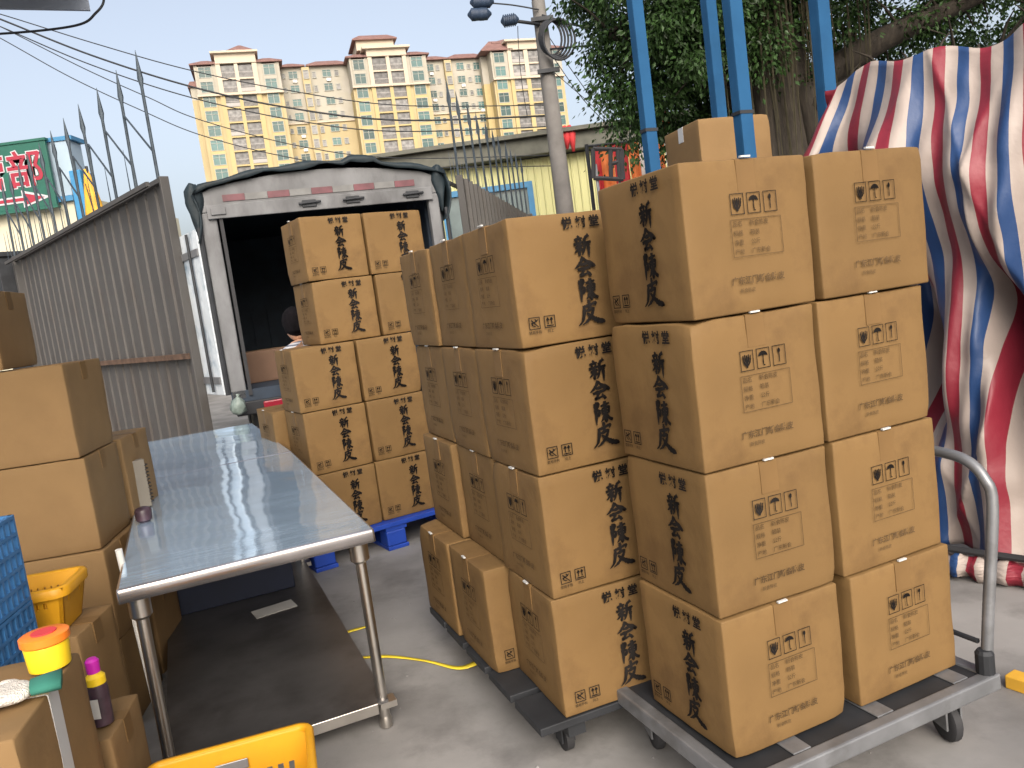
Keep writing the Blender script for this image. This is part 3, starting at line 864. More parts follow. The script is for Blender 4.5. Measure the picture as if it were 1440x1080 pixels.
# ------------------------------------------------------------------ tree
def tree():
    t = thing('banyan_tree', 'big dark green tree with hanging aerial roots behind the blue posts', 'tree', (3.6, 9.6, 0))
    rr = random.Random(11)
    tk = MB()
    tk.tube(catmull([(0, 0, 0), (-0.05, 0, 1.5), (0.05, 0.1, 3.0), (0.0, 0.1, 4.6), (0.1, 0.1, 6.2)], 4), [0.50 - 0.020 * i for i in range(17)], 14)
    tk.tube(catmull([(-0.25, -0.1, 0), (-0.3, -0.25, 1.6), (-0.28, -0.2, 3.2), (-0.5, -0.3, 4.8)], 4), [0.22 - 0.008 * i for i in range(13)], 10)
    tk.tube(catmull([(0.4, -0.1, 0), (0.36, -0.25, 1.6), (0.2, -0.15, 3.4)], 4), [0.20 - 0.01 * i for i in range(9)], 10)
    tk.build('trunk', M['bark'], t, smooth='all')
    ends = []
    for (pts, r0) in (([(0, 0.1, 2.9), (-0.8, 0, 3.6), (-1.5, -0.2, 4.0), (-2.0, -0.3, 4.2)], 0.16), ([(0, 0.1, 3.2), (0.9, -0.2, 3.7), (1.9, -0.4, 4.0), (2.9, -0.5, 4.3)], 0.19),
                      ([(0, 0.1, 3.8), (-0.7, -0.5, 4.7), (-1.5, -0.8, 5.3)], 0.15), ([(0, 0.1, 4.2), (0.8, 0.5, 5.0), (1.7, 0.8, 5.6)], 0.15),
                      ([(0.1, 0.1, 5.0), (0.0, -0.8, 5.6), (0.1, -1.5, 5.9)], 0.12), ([(0.0, 0.1, 3.0), (0.7, -0.6, 3.3), (1.7, -1.0, 3.3), (2.6, -1.1, 3.5)], 0.12)):
        c = catmull(pts, 5)
        MB().tube(c, [r0 * (1 - 0.75 * i / len(c)) for i in range(len(c))], 8).build('limb', M['bark'], t, smooth='all')
        ends.append(c)
    # crown: leaf clusters inside overlapping lobes, with gaps between them
    lobes = [(-1.6, -0.3, 4.4, 0.85, 0.9, 0.7, 26), (-1.2, -0.4, 3.9, 0.85, 0.9, 0.75, 26), (-0.6, -0.3, 4.5, 1.1, 1.0, 0.9, 34), (-2.0, 0.0, 4.95, 0.55, 0.8, 0.5, 12), (-1.15, 0.6, 3.6, 0.65, 0.6, 0.45, 14),
             (0.2, 0.5, 4.0, 1.2, 0.9, 1.1, 34), (0.5, -0.7, 5.0, 1.2, 1.0, 0.8, 26), (1.4, -0.2, 4.5, 1.2, 1.0, 0.8, 30), (2.4, -0.4, 4.4, 1.1, 1.0, 0.8, 20), (2.0, 0.9, 3.7, 1.4, 0.8, 0.7, 20),
             (3.3, 0.2, 3.9, 1.2, 1.0, 0.9, 17), (0.3, 1.3, 3.2, 1.5, 0.7, 1.2, 30), (2.2, 1.4, 3.1, 1.5, 0.7, 0.7, 14), (-1.2, -0.2, 5.4, 1.1, 1.0, 0.7, 24), (1.5, 0.0, 5.8, 1.6, 1.2, 0.7, 24), (0, 0, 6.3, 1.5, 1.2, 0.6, 18),
             (3.5, 0.6, 5.0, 1.2, 1.0, 0.8, 15), (-0.7, 0.3, 3.35, 0.55, 0.5, 0.4, 9), (-1.75, -0.1, 3.55, 0.5, 0.5, 0.5, 9)]
    vs, fs = [], []
    for (cx, cy, cz, ax, ay, az, ncl) in lobes:
        for _ in range(ncl):
            while True:
                p = Vector((rr.uniform(-1, 1), rr.uniform(-1, 1), rr.uniform(-1, 1)))
                if 0.1 < p.length < 1:
                    break
            c = Vector((cx + p.x * ax, cy + p.y * ay, cz + p.z * az))
            cr = rr.uniform(0.18, 0.38)
            for _ in range(int(250 * cr / 0.25)):
                q = Vector((rr.gauss(0, 0.5), rr.gauss(0, 0.5), rr.gauss(0, 0.42) - 0.1)) * cr
                pos = c + q
                ln = rr.uniform(0.045, 0.085)
                dr = (q + Vector((rr.uniform(-.3, .3), rr.uniform(-.3, .3), -0.25))).normalized()
                sd = dr.cross(Vector((rr.uniform(-1, 1), rr.uniform(-1, 1), rr.uniform(-.4, 1)))).normalized() * ln * 0.25
                k = len(vs)
                up_ = dr.cross(sd).normalized() * ln * 0.06
                vs += [pos, pos + dr * ln * 0.45 + sd + up_, pos + dr * ln, pos + dr * ln * 0.45 - sd + up_]
                fs.append((k, k + 1, k + 2, k + 3))
    me = bpy.data.meshes.new('crown')
    me.from_pydata([tuple(v) for v in vs], [], fs)
    me.materials.append(M['leaf'])
    o = link('crown', me, t)
    o['kind'] = 'stuff'
    rt = MB()
    for i in range(60):                                         # hanging roots
        x, y = rr.uniform(-0.9, 0.9), rr.uniform(-0.7, -0.2)
        z1 = rr.uniform(3.8, 5.4)
        z0 = z1 - rr.uniform(0.7, 3.0)
        rt.tube([(x, y, z1), (x + rr.uniform(-.04, .04), y, (z0 + z1) / 2), (x + rr.uniform(-.06, .06), y, z0)], [0.012, 0.009, 0.003], 4, False)
    r = rt.build('aerial_roots', M['root'], t)
    r['kind'] = 'stuff'
    tw = MB()
    for c in ends:
        for i in range(3, len(c)):
            for _ in range(3):
                p = Vector(c[i])
                q = p + Vector((rr.uniform(-.6, .6), rr.uniform(-.5, .5), rr.uniform(-.35, .5)))
                tw.tube([p, (p + q) / 2 + Vector((0, 0, 0.05)), q], [0.022, 0.014, 0.004], 5, False)
    tw.build('twigs', M['bark'], t, smooth='all')['kind'] = 'stuff'


tree()

# ------------------------------------------------------------------ blue steel posts
for (x, y, w, lb) in ((0.632, 3.05, 0.046, 'blue steel post close to the red cloth hangings, behind the trolley stack'),
                      (0.955, 2.95, 0.054, 'thick blue steel post between the two columns of cartons'),
                      (1.535, 5.2, 0.075, 'distant, thinner looking blue steel post behind the thick one'),
                      (1.905, 4.45, 0.082, 'blue steel post rising behind the striped sheet')):
    t = thing('steel_post', lb, 'post', (x, y, 0), R(22), 'blue steel posts')
    b = MB().box(-w / 2, w / 2, -w * 0.42, -w * 0.34, 0.012, 4.2).box(-w / 2, w / 2, w * 0.34, w * 0.42, 0.012, 4.2).box(-w * 0.10, w * 0.10, -w * 0.339, w * 0.339, 0.012, 4.2)
    b.box(-w / 2, -w * 0.40, -w * 0.339, w * 0.339, 0.012, 4.2)
    b.build('steel_section', M['blue_post'], t, bevel=0.003)
    MB().box(-0.11, 0.11, -0.11, 0.11, 0, 0.0115).build('base_plate', M['blue_post'], t)
    bo = MB()
    for sx in (-1, 1):
        for sy in (-1, 1):
            bo.lathe([(0.012, 0), (0.012, 0.012), (0.006, 0.03)], 6, (sx * 0.085, sy * 0.085, 0.0116))
    bo.build('anchor_bolts', M['rust'], t)
    MB().box(-w / 2 - 0.004, w / 2 + 0.004, -w * 0.46, w * 0.46, 2.02, 2.032).build('weld_seam', M['dark_steel'], t)
# the beam that ties the posts, above the frame
bmx = MB().box(-0.1, 4.4, -0.05, 0.05, 4.2, 4.32)
tag(bmx.build('roof_beam', M['blue_post'], None, loc=(0.2, 2.65, 0), rot=(0, 0, R(48)), bevel=0.004), 'blue steel beam lying across the blue posts high overhead', 'beam')

# black steel frame on a thin grey stick
fx = thing('welded_stand', 'black welded steel frame on a thin grey stick beyond the cartons', 'stand', (0.80, 6.0, 0), R(6))
fb = MB()
A_, B__, C_, D_ = (0.02, 0, 2.46), (0.235, 0, 2.43), (0.22, 0, 2.215), (0.0, 0, 2.25)
for p, q in ((A_, B__), (B__, C_), (C_, D_), (D_, A_), ((0.15, 0, 2.445), (0.13, 0, 2.23)), ((0.205, 0, 2.43), (0.195, 0, 2.22)), ((0.14, 0, 2.335), (0.2, 0, 2.345))):
    fb.tube([p, q], 0.017, 6)
fb.build('welded_bars', M['black_rubber'], fx, smooth=True)
MB().tube([(0.03, 0.02, 0), (0.03, 0.02, 2.35)], 0.012, 8).build('stick', M['tube_grey'], fx)
MB().tube([(0.21, 0.03, 0), (0.20, 0.03, 2.24)], 0.010, 8).build('back_stay', M['tube_grey'], fx)

# ------------------------------------------------------------------ truck
tr = thing('box_truck', 'dirty white box truck seen from behind with its cargo space open', 'truck', (-2.40, 6.8, 0), R(19))
TW, TL, ZF, ZH, ZE = 2.07, 4.2, 0.97, 2.47, 2.66
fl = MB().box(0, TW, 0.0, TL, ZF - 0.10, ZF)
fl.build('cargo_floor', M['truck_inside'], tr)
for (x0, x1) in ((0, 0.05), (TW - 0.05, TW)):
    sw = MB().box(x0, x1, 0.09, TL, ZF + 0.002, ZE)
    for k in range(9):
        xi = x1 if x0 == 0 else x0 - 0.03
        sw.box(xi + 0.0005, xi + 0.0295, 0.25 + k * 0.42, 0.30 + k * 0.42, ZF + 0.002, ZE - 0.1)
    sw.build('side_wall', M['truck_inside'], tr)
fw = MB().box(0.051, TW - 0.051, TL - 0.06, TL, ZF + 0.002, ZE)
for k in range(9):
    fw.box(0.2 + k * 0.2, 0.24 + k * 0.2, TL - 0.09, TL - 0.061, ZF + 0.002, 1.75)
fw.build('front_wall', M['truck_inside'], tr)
for (x0, x1) in ((0.0, 0.13), (TW - 0.10, TW)):
    MB().box(x0, x1, 0, 0.085, ZF - 0.08, ZH + 0.02).build('rear_post', M['truck_white'], tr, bevel=0.012)
MB().box(0.145, 0.175, -0.015, 0.06, ZF - 0.05, ZH).build('door_seal', M['black_rubber'], tr)
n = 16
hd = [(0, ZH + 0.021), (0, ZE - 0.02)]
hd += [(TW * i / n, ZE + 0.12 * math.sin(math.pi * i / n) ** 0.8) for i in range(1, n)]
hd += [(TW, ZE - 0.02), (TW, ZH + 0.021)]
MB().prism(hd, 0.0, 0.085).build('rear_header', M['truck_white'], tr, bevel=0.006)
MB().box(0.06, TW - 0.06, -0.035, -0.001, ZH - 0.04, ZH + 0.075).build('header_ledge', M['truck_white'], tr, bevel=0.006)
for i in range(9):
    x = 0.20 + i * 0.185
    MB().box(x, x + 0.181, -0.008, -0.001, ZH + 0.10, ZH + 0.155).build('reflective_strip', M['reflector_red' if i % 2 == 0 else 'reflector_white'], tr)
for x in (0.09, 0.84, 1.22, 1.76):
    h = MB().box(x, x + 0.12, -0.05, -0.036, ZH - 0.01, ZH + 0.05)
    if x > 0.5:
        h.tube([(x - 0.03, -0.058, ZH + 0.02), (x + 0.16, -0.058, ZH + 0.028)], 0.012, 6)
    h.build('hinge', M['dark_steel' if x > 0.5 else 'truck_white'], tr, bevel=0.004)
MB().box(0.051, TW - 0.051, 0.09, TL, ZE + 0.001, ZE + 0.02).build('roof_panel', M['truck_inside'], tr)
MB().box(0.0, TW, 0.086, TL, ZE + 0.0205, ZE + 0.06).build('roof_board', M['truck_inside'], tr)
# tarpaulin over the roof, hanging loose over the rear edge
vs, fs = [], []
NU, NV = 44, 7
rr = random.Random(5)
for i in range(NU + 1):
    t = i / NU
    s_ = t * (TW + 0.9)
    lx = s_ - 0.45
    if lx < 0:
        x, z = -0.04 - 0.05 * math.sin(lx * 7), ZE + lx * 1.0 + 0.02
    elif lx > TW:
        x, z = TW + 0.05 + 0.05 * math.sin((lx - TW) * 8), ZE - (lx - TW) * 1.0 + 0.02
    else:
        x, z = lx, ZE + 0.03 + 0.14 * math.sin(math.pi * min(max(lx / TW, 0), 1)) ** 0.8
    w = 0.010 * math.sin(i * 0.6) + 0.006 * math.sin(i * 1.7 + 1)
    if 0.62 < lx / TW < 0.75:
        z += 0.035
    for k in range(NV + 1):
        y = [-0.055, -0.07, -0.05, 0.05, 0.9, 1.9, 3.0, TL][k]
        dz = [-0.035 + w * 0.8, -0.015, 0.012, 0.02, 0.0, 0.015, 0.0, 0.0][k]
        if 0 <= lx <= TW:
            vs.append((x, y, z + dz + 0.01 * math.sin(i * 0.9 + k)))
        else:
            vs.append((x + (dz * 0.4 if lx < 0 else -dz * 0.4), y, z + 0.01 * math.sin(i + k)))
for i in range(NU):
    for k in range(NV):
        a = i * (NV + 1) + k
        fs.append((a, a + 1, a + NV + 2, a + NV + 1))
MB().add(vs, fs).build('roof_tarpaulin', M['truck_tarp'], tr, smooth='all')
for sx, dz in ((-0.045, 0.42), (TW + 0.045, 0.36)):                # bunched tarpaulin hanging down both rear corners
    b = MB()
    sg_ = -1 if sx < 0 else 1
    vs, fs = [], []
    NZ, NA = 16, 14
    for q in range(NZ + 1):
        t = q / NZ
        z = ZE + 0.075 - (dz + 0.06) * t
        wd_ = (0.055 + 0.022 * math.sin(t * 5.2 + 0.6)) * (1 - 0.75 * t ** 4) * min(1, 0.45 + t * 4)
        for a_ in range(NA):
            an = 2 * math.pi * a_ / NA
            rr_ = 1 + 0.14 * math.sin(an * 3 + t * 7) + 0.07 * math.sin(an * 5 - t * 11)
            vs.append((sx - sg_ * 0.02 + wd_ * rr_ * math.cos(an), -0.012 + 0.055 * rr_ * math.sin(an) * (1 - 0.6 * t ** 4) + 0.03, z + 0.006 * math.sin(an * 2 + q)))
    for q in range(NZ):
        for a_ in range(NA):
            fs.append((q * NA + a_, q * NA + (a_ + 1) % NA, (q + 1) * NA + (a_ + 1) % NA, (q + 1) * NA + a_))
    fs += [tuple(range(NA)), tuple(NZ * NA + a_ for a_ in range(NA))]
    b.add(vs, fs)
    b.build('tarpaulin_fold', M['truck_tarp'], tr, smooth='all')
# left door swung right back
dr = MB().box(0, 1.12, -0.02, 0.02, 0, 1.42)
do = dr.build('rear_door', M['truck_door'], tr, loc=(-0.035, 0.03, ZF - 0.02), rot=(0, 0, R(108)), bevel=0.006)
MB().box(0.02, 1.10, 0.0205, 0.035, 0.1, 0.16).box(0.02, 1.13, 0.0205, 0.035, 1.2, 1.26).box(0.55, 0.6, 0.0205, 0.04, 0.161, 1.199).build('door_stiffener', M['truck_white'], do)
lb_ = MB()
for x in (0.2, 0.9):
    lb_.tube([(x, 0.045, 0.03), (x, 0.045, 1.4)], 0.013, 8)
lb_.build('lock_bar', M['dark_steel'], do)
MB().tube([(0, 0, 0), (0, 0, 1.42)], 0.022, 8).build('hinge_rod', M['dark_steel'], tr, loc=(-0.02, -0.01, ZF - 0.02))
rd = MB().box(0, 0.05, -1.1, 0, 0, 1.40)
rd.build('rear_door', M['dark_steel'], tr, loc=(TW + 0.02, 1.16, ZF), rot=(0, 0, R(-2)), bevel=0.006)
MB().tube([(TW + 0.05, -0.03, ZF - 0.05), (TW + 0.05, -0.03, ZH - 0.12)], 0.018, 8).build('hinge_rod', M['dark_steel'], tr)
# under the floor
MB().box(0.02, TW - 0.02, 0.0, 0.06, ZF - 0.22, ZF - 0.101).build('rear_bumper', M['truck_black'], tr, bevel=0.01)
for x in (0.50, TW - 0.67):
    MB().box(x - 0.25, x - 0.02, -0.03, -0.001, ZF - 0.20, ZF - 0.12).build('tail_light', M['red_light'], tr, bevel=0.01)
MB().box(0.6, 0.85, TL * 0 + 0.1, TL + 1.5, 0.55, 0.85).box(TW - 0.85, TW - 0.6, 0.1, TL + 1.5, 0.55, 0.85).build('chassis_rail', M['truck_black'], tr)
for x in (0.20, TW - 0.45):
    MB().box(x, x + 0.28, 0.35, 0.37, 0.25, ZF - 0.102).build('mud_flap', M['black_rubber'], tr)
MB().box(0.20, 0.26, 0.325, 0.345, 0.55, 0.82).build('flap_plate', M['reflector_white'], tr)
for (x, y) in ((0.14, 1.0), (TW - 0.38, 1.0), (0.14, TL + 0.7), (TW - 0.38, TL + 0.7)):
    wv = MB()
    wv.lathe([(0.22, 0), (0.36, 0.02), (0.39, 0.06), (0.39, 0.18), (0.36, 0.22), (0.22, 0.24)], 24)
    wo = wv.build('wheel', M['black_rubber'], tr, loc=(x, y, 0.39), rot=(0, R(90), 0), smooth=True)
    MB().lathe([(0.05, -0.01), (0.2, 0.02), (0.21, 0.05), (0.21, 0.2), (0.1, 0.22)], 16).build('rim', M['tube_grey'], wo, smooth=True)
cb = MB().prism([(TL + 0.15, 0.5), (TL + 1.75, 0.5), (TL + 1.75, 1.25), (TL + 1.45, 2.15), (TL + 0.15, 2.2)], 0.05, TW - 0.05)
cb.v = [(v[1], v[0], v[2]) for v in cb.v]
cb.build('cab', M['truck_white'], tr, bevel=0.05)
bgm = MB().lathe([(0.012, 0.0), (0.040, 0.015), (0.050, 0.04), (0.052, 0.08), (0.040, 0.12), (0.018, 0.145), (0.008, 0.16), (0.014, 0.18)], 14)
bgm.v = [(x * (1 + 0.25 * math.sin(5 * math.atan2(y, x) + z * 40)) * 1.2, y * (1 + 0.2 * math.sin(4 * math.atan2(y, x) - z * 55)), z) for (x, y, z) in bgm.v]
tag(bgm.build('plastic_bag', M['bag'], None, smooth='all', loc=(-2.33, 6.70, 0.78), rot=(0.1, 0.15, 0)), 'crumpled grey green plastic bag hanging below the truck floor corner', 'bag')

# ------------------------------------------------------------------ striped woven sheet draped over goods
def drape():
    path = [(2.75, 5.4), (1.80, 4.14), (1.82, 3.88), (2.12, 3.44), (2.45, 2.95), (2.85, 2.4)]
    c = catmull(path, 90)
    acc = [0]
    for i in range(1, len(c)):
        acc.append(acc[-1] + math.dist(c[i], c[i - 1]))
    NV = 92
    vs, fs, uv = [], [], []
    n = len(c)
    for i in range(n):
        a, b = Vector(c[max(i - 1, 0)]), Vector(c[min(i + 1, n - 1)])
        d = (b - a).normalized()
        nr = Vector((d.y, -d.x))                       # outward, towards the yard
        if nr.y > 0:
            nr = -nr
        s_ = acc[i]
        front = min(max((s_ - 1.5) / 0.25, 0), 1)
        for k in range(NV + 1):
            t = k / NV
            z = 2.21 * (1 - t) + 0.08
            flare = 0.12 * t ** 1.2
            fold = (0.065 * math.sin(s_ * 13 + 1.5 * math.sin(t * 4 + s_ * 2)) + 0.040 * math.sin(s_ * 24 + t * 5) + 0.012 * math.sin(s_ * 61 + t * 9)) * min(1, 0.25 + t * 1.6)
            # big sagging swag with a hollow below it
            sw = s_ - 2.35 - 0.35 * (t - 0.4)
            cr_ = 0.045 * (1 - abs(math.sin(s_ * 8.5 + 2.2 * t + 0.8 * math.sin(t * 7)))) ** 3 * min(1, t * 3) + 0.03 * (1 - abs(math.sin(s_ * 5.1 - 4.0 * t + 1.1))) ** 4
            nz_ = Vector((s_ * 4.2, z * 2.6, 1.7))
            fold += cr_ + 0.05 * noise.noise(nz_) * min(1, t * 4) + 0.022 * noise.noise(nz_ * 2.7) + 0.035 * (0.5 - abs(noise.noise(Vector((s_ * 3.1 + z * 1.6, z * 1.1 - s_, 5.0))))) * min(1, t * 4)
            belly = 0.13 * math.exp(-((t - 0.22) / 0.13) ** 2) * math.exp(-(sw / 0.5) ** 2)
            h1 = s_ - (2.10 + 0.42 * (t - 0.5))
            hollow = -0.52 * math.exp(-(h1 / 0.085) ** 2) * math.exp(-((t - 0.52) / 0.25) ** 4)
            h2 = s_ - (2.52 + 0.5 * (t - 0.5))
            hollow += -0.45 * math.exp(-(h2 / 0.065) ** 2) * math.exp(-((t - 0.64) / 0.20) ** 4)
            h3 = s_ - (1.93 + 0.12 * t)
            hollow += -0.30 * math.exp(-(h3 / 0.05) ** 2) * math.exp(-((t - 0.5) / 0.3) ** 4)
            off = flare + fold + belly + hollow * front
            # stripes swing sideways with the folds
            q = Vector(c[i]) + nr * off + d * (0.05 * math.sin(t * 5 + s_ * 3.1) * t)
            q -= d * min(1.35 * t, 0.42) * math.exp(-(max(s_ - 1.62, 0) / 0.40) ** 2)
            zz = z + (0.03 * math.sin(s_ * 7) + 0.02 * math.sin(s_ * 17)) * (1 - t) + (0.05 * math.sin(s_ * 9) * t * (1 - t))
            vs.append((q.x, q.y, max(zz, 0.02 + 0.02 * math.sin(s_ * 20) ** 2)))
            uv.append((s_ + 0.03 * math.sin(t * 3 + s_), t * 2.3))
        
    base = len(vs)
    for i in range(n - 1):
        for k in range(NV):
            a = i * (NV + 1) + k
            fs.append((a, a + 1, a + NV + 2, a + NV + 1))
    # top of the bundle, sloping away behind
    NT = 8
    for i in range(n):
        a, b = Vector(c[max(i - 1, 0)]), Vector(c[min(i + 1, n - 1)])
        for k in range(NT + 1):
            t = k / NT
            p = Vector(vs[i * (NV + 1)]).lerp(Vector((3.3, 4.9, 2.2)), t * 0.8)
            vs.append((p.x, p.y, p.z + 0.05 * math.sin(t * 3.1)))
            uv.append((acc[i], 2.4 + t))
    for i in range(n - 1):
        for k in range(NT):
            a = base + i * (NT + 1) + k
            fs.append((a, a + NT + 1, a + NT + 2, a + 1))
    me = bpy.data.meshes.new('striped_sheet')
    me.from_pydata(vs, [], fs)
    ul = me.uv_layers.new(name='UVMap')
    for p in me.polygons:
        for li in p.loop_indices:
            ul.data[li].uv = uv[me.loops[li].vertex_index]
    me.materials.append(M['tarp'])
    bm = bmesh.new()
    bm.from_mesh(me)
    bmesh.ops.remove_doubles(bm, verts=bm.verts, dist=0.0005)
    bmesh.ops.recalc_face_normals(bm, faces=bm.faces)
    bm.to_mesh(me)
    bm.free()
    me.polygons.foreach_set('use_smooth', [True] * len(me.polygons))
    o = link('striped_sheet', me)
    md = o.modifiers.new('thickness', 'SOLIDIFY')
    md.thickness = 0.003
    tag(o, 'red, white and blue striped woven sheet draped over a tall bundle behind the trolley handle', 'tarpaulin')


drape()
# hem of the sheet lying rolled on the ground, and the pipe that weighs it down
rl = MB()
pts = [(1.58, 3.70, 0.055), (1.77, 3.45, 0.06), (2.00, 3.20, 0.05), (2.37, 2.79, 0.06)]
vs, fs, uvl = [], [], []
cc = catmull(pts, 14)
for i, p in enumerate(cc):
    for k in range(12):
        a = 2 * math.pi * k / 12
        r1 = 0.062 + 0.016 * math.sin(i * 1.7) + 0.012 * math.sin(k * 2 + i)
        vs.append((p[0] + math.cos(a) * r1 * 0.9 * 0.75, p[1] + math.cos(a) * r1 * 0.65, max(0.0, p[2] + math.sin(a) * r1 * 0.8)))
for i in range(len(cc) - 1):
    for k in range(12):
        fs.append((i * 12 + k, i * 12 + (k + 1) % 12, (i + 1) * 12 + (k + 1) % 12, (i + 1) * 12 + k))
me = bpy.data.meshes.new('rolled_hem')
me.from_pydata(vs, [], fs)
ul = me.uv_layers.new(name='UVMap')
for p in me.polygons:
    for li in p.loop_indices:
        i = me.loops[li].vertex_index // 12
        ul.data[li].uv = (i * 0.028, 0)
me.materials.append(M['tarp'])
me.polygons.foreach_set('use_smooth', [True] * len(me.polygons))
tag(link('striped_roll', me), 'rolled striped woven cloth lying on the ground at the foot of the big sheet', 'cloth')
tag(MB().tube([(1.55, 3.70, 0.125), (1.99, 3.20, 0.125), (2.42, 2.72, 0.13)], 0.016, 8).build('weight_pipe', M['black_rubber'], None, smooth=True),
    'black pipe lying on the rolled striped cloth', 'pipe')

# ------------------------------------------------------------------ printed cartons
CW, CD, CH = 0.3955, 0.3989, 0.3855


def brush(mb, strokes, ox, oz, sx, sz, th, y0):
    """Brush strokes: lists of (x, y, width) on a 100 grid."""
    y = y0
    for st in strokes:
        c = catmull(st, 5)
        vs, fs = [], []
        for i, p in enumerate(c):
            a, b = c[max(i - 1, 0)], c[min(i + 1, len(c) - 1)]
            d = Vector(((b[0] - a[0]) * sx, (b[1] - a[1]) * sz))
            d = d.normalized() if d.length > 0 else Vector((1, 0))
            w = p[2] * th * (1 + 0.18 * math.sin(i * 2.3 + p[0]))
            x, z = ox + p[0] * sx, oz + p[1] * sz
            vs += [(x - d.y * w, y, z + d.x * w), (x + d.y * w, y, z - d.x * w)]
        for i in range(len(c) - 1):
            fs.append((2 * i, 2 * i + 1, 2 * i + 3, 2 * i + 2))
        mb.add(vs, fs)
        y -= 0.00004


XIN = [[(28, 98, .6), (36, 88, 1.1)], [(8, 80, .5), (30, 82, .9), (56, 85, .6)], [(18, 76, .6), (24, 66, 1)], [(48, 78, 1), (38, 66, .5)], [(2, 58, .8), (30, 61, 1), (60, 66, .6)],
       [(10, 42, .6), (30, 45, 1), (54, 50, .6)], [(33, 62, 1.2), (33, 36, 1), (30, 8, .9), (22, 16, .2)], [(30, 44, 1), (18, 28, .8), (2, 18, .2)], [(38, 42, .6), (52, 26, 1.1)],
       [(94, 98, 1.2), (80, 90, 1), (66, 84, .5)], [(68, 84, 1.1), (66, 50, 1), (56, 22, .8), (44, 6, .2)], [(66, 58, .7), (84, 60, 1), (104, 66, .6)], [(85, 60, 1.2), (86, 30, 1.1), (84, -8, .3)]]
HUI = [[(52, 102, 1), (38, 80, 1.1), (16, 60, .8), (-4, 50, .2)], [(52, 98, .6), (70, 78, 1.2), (108, 56, 1.5), (100, 54, .3)], [(32, 64, .6), (52, 66, 1), (72, 68, .5)], [(12, 42, .8), (50, 46, 1.1), (92, 52, .6)],
       [(50, 44, 1.1), (38, 26, .9), (24, 14, .8), (50, 18, .8), (74, 24, .5)], [(66, 34, .6), (78, 20, 1), (86, 8, 1.1)]]
CHEN = [[(10, 98, .8), (30, 96, 1), (24, 78, .9), (14, 68, .7), (32, 58, 1), (26, 38, .9), (14, 40, .3)], [(10, 98, 1.2), (11, 50, 1.2), (8, -6, .4)], [(42, 80, .8), (66, 84, 1), (96, 90, .6)], [(70, 102, 1.1), (69, 50, 1.2), (68, 2, 1), (58, 12, .2)],
        [(48, 66, .9), (52, 38, .8)], [(48, 66, .6), (72, 69, .9), (92, 70, 1), (86, 42, .9)], [(50, 54, .5), (88, 56, .7)], [(52, 40, .5), (86, 43, .7)], [(64, 38, 1), (52, 18, .9), (36, 4, .2)], [(72, 38, .8), (88, 16, 1.2), (108, 6, .9)]]
PI = [[(12, 74, .7), (44, 78, 1), (90, 88, 1), (82, 72, .3)], [(20, 78, 1.1), (16, 44, 1.1), (2, 8, .8), (-24, -12, .2)], [(50, 106, .8), (52, 84, 1.2), (50, 56, .9)], [(24, 54, .7), (48, 57, 1), (74, 62, .9), (60, 34, 1), (30, 6, .9), (0, -10, .2)],
      [(32, 44, .6), (58, 22, 1.2), (92, 2, 1.7), (126, -6, 1.2), (118, -10, .2)]]


def round_rect(mb, x, z, w, h, t, y):
    mb.box(x - w / 2, x + w / 2, y - .0004, y, z + h / 2 - t, z + h / 2).box(x - w / 2, x + w / 2, y - .0004, y, z - h / 2, z - h / 2 + t)
    mb.box(x - w / 2, x - w / 2 + t, y - .0004, y, z - h / 2 + t, z + h / 2 - t).box(x + w / 2 - t, x + w / 2, y - .0004, y, z - h / 2 + t, z + h / 2 - t)


brand = MB()
u = 0.062
for k, (ch, dx) in enumerate(((XIN, 0.004), (HUI, 0.001), (CHEN, 0.004), (PI, 0.002))):
    s_ = u / 100
    brush(brand, ch, 0.008 + dx, 0.250 - k * 0.066, s_ * 0.94, s_ * 1.02, 0.0049, -0.0001 - 0.0007 * k)
heading = MB()
put_text(heading, '悦 树 堂', 0.036, 0.045, 0.345, -0.0002, bold=0.0012)
icons = MB()
for q in (0, 1):
    x, z = -0.145 + q * 0.050, 0.062
    round_rect(icons, x, z, 0.036, 0.036, 0.0022, -0.0002)
brush(icons, [[(-10, 10, 1), (12, -12, 1)], [(-4, 6, 1), (-8, -4, 1), (2, -10, .8)], [(2, 12, .8), (8, 4, 1)], [(-12, 0, .8), (-2, 2, 1), (12, 10, .8)]], -0.145, 0.062, 0.001, 0.001, 0.0016, -0.0002)
brush(icons, [[(-6, -8, 1), (-6, 10, 1)], [(-10, 4, 1), (-6, 11, 1), (-2, 4, 1)], [(6, -8, 1), (6, 10, 1)], [(2, 4, 1), (6, 11, 1), (10, 4, 1)], [(-12, -12, 1), (12, -12, 1)]], -0.095, 0.062, 0.001, 0.001, 0.0016, -0.0002)
put_text(icons, '禁用手钩', 0.0105, -0.145, 0.034, -0.0002)
put_text(icons, '向上', 0.0105, -0.095, 0.034, -0.0002)
heading_me = heading.mesh('heading_print', M['ink'])
icons_me = icons.mesh('icon_print', M['ink'])
brand_me = brand.mesh('calligraphy_print', M['ink'])

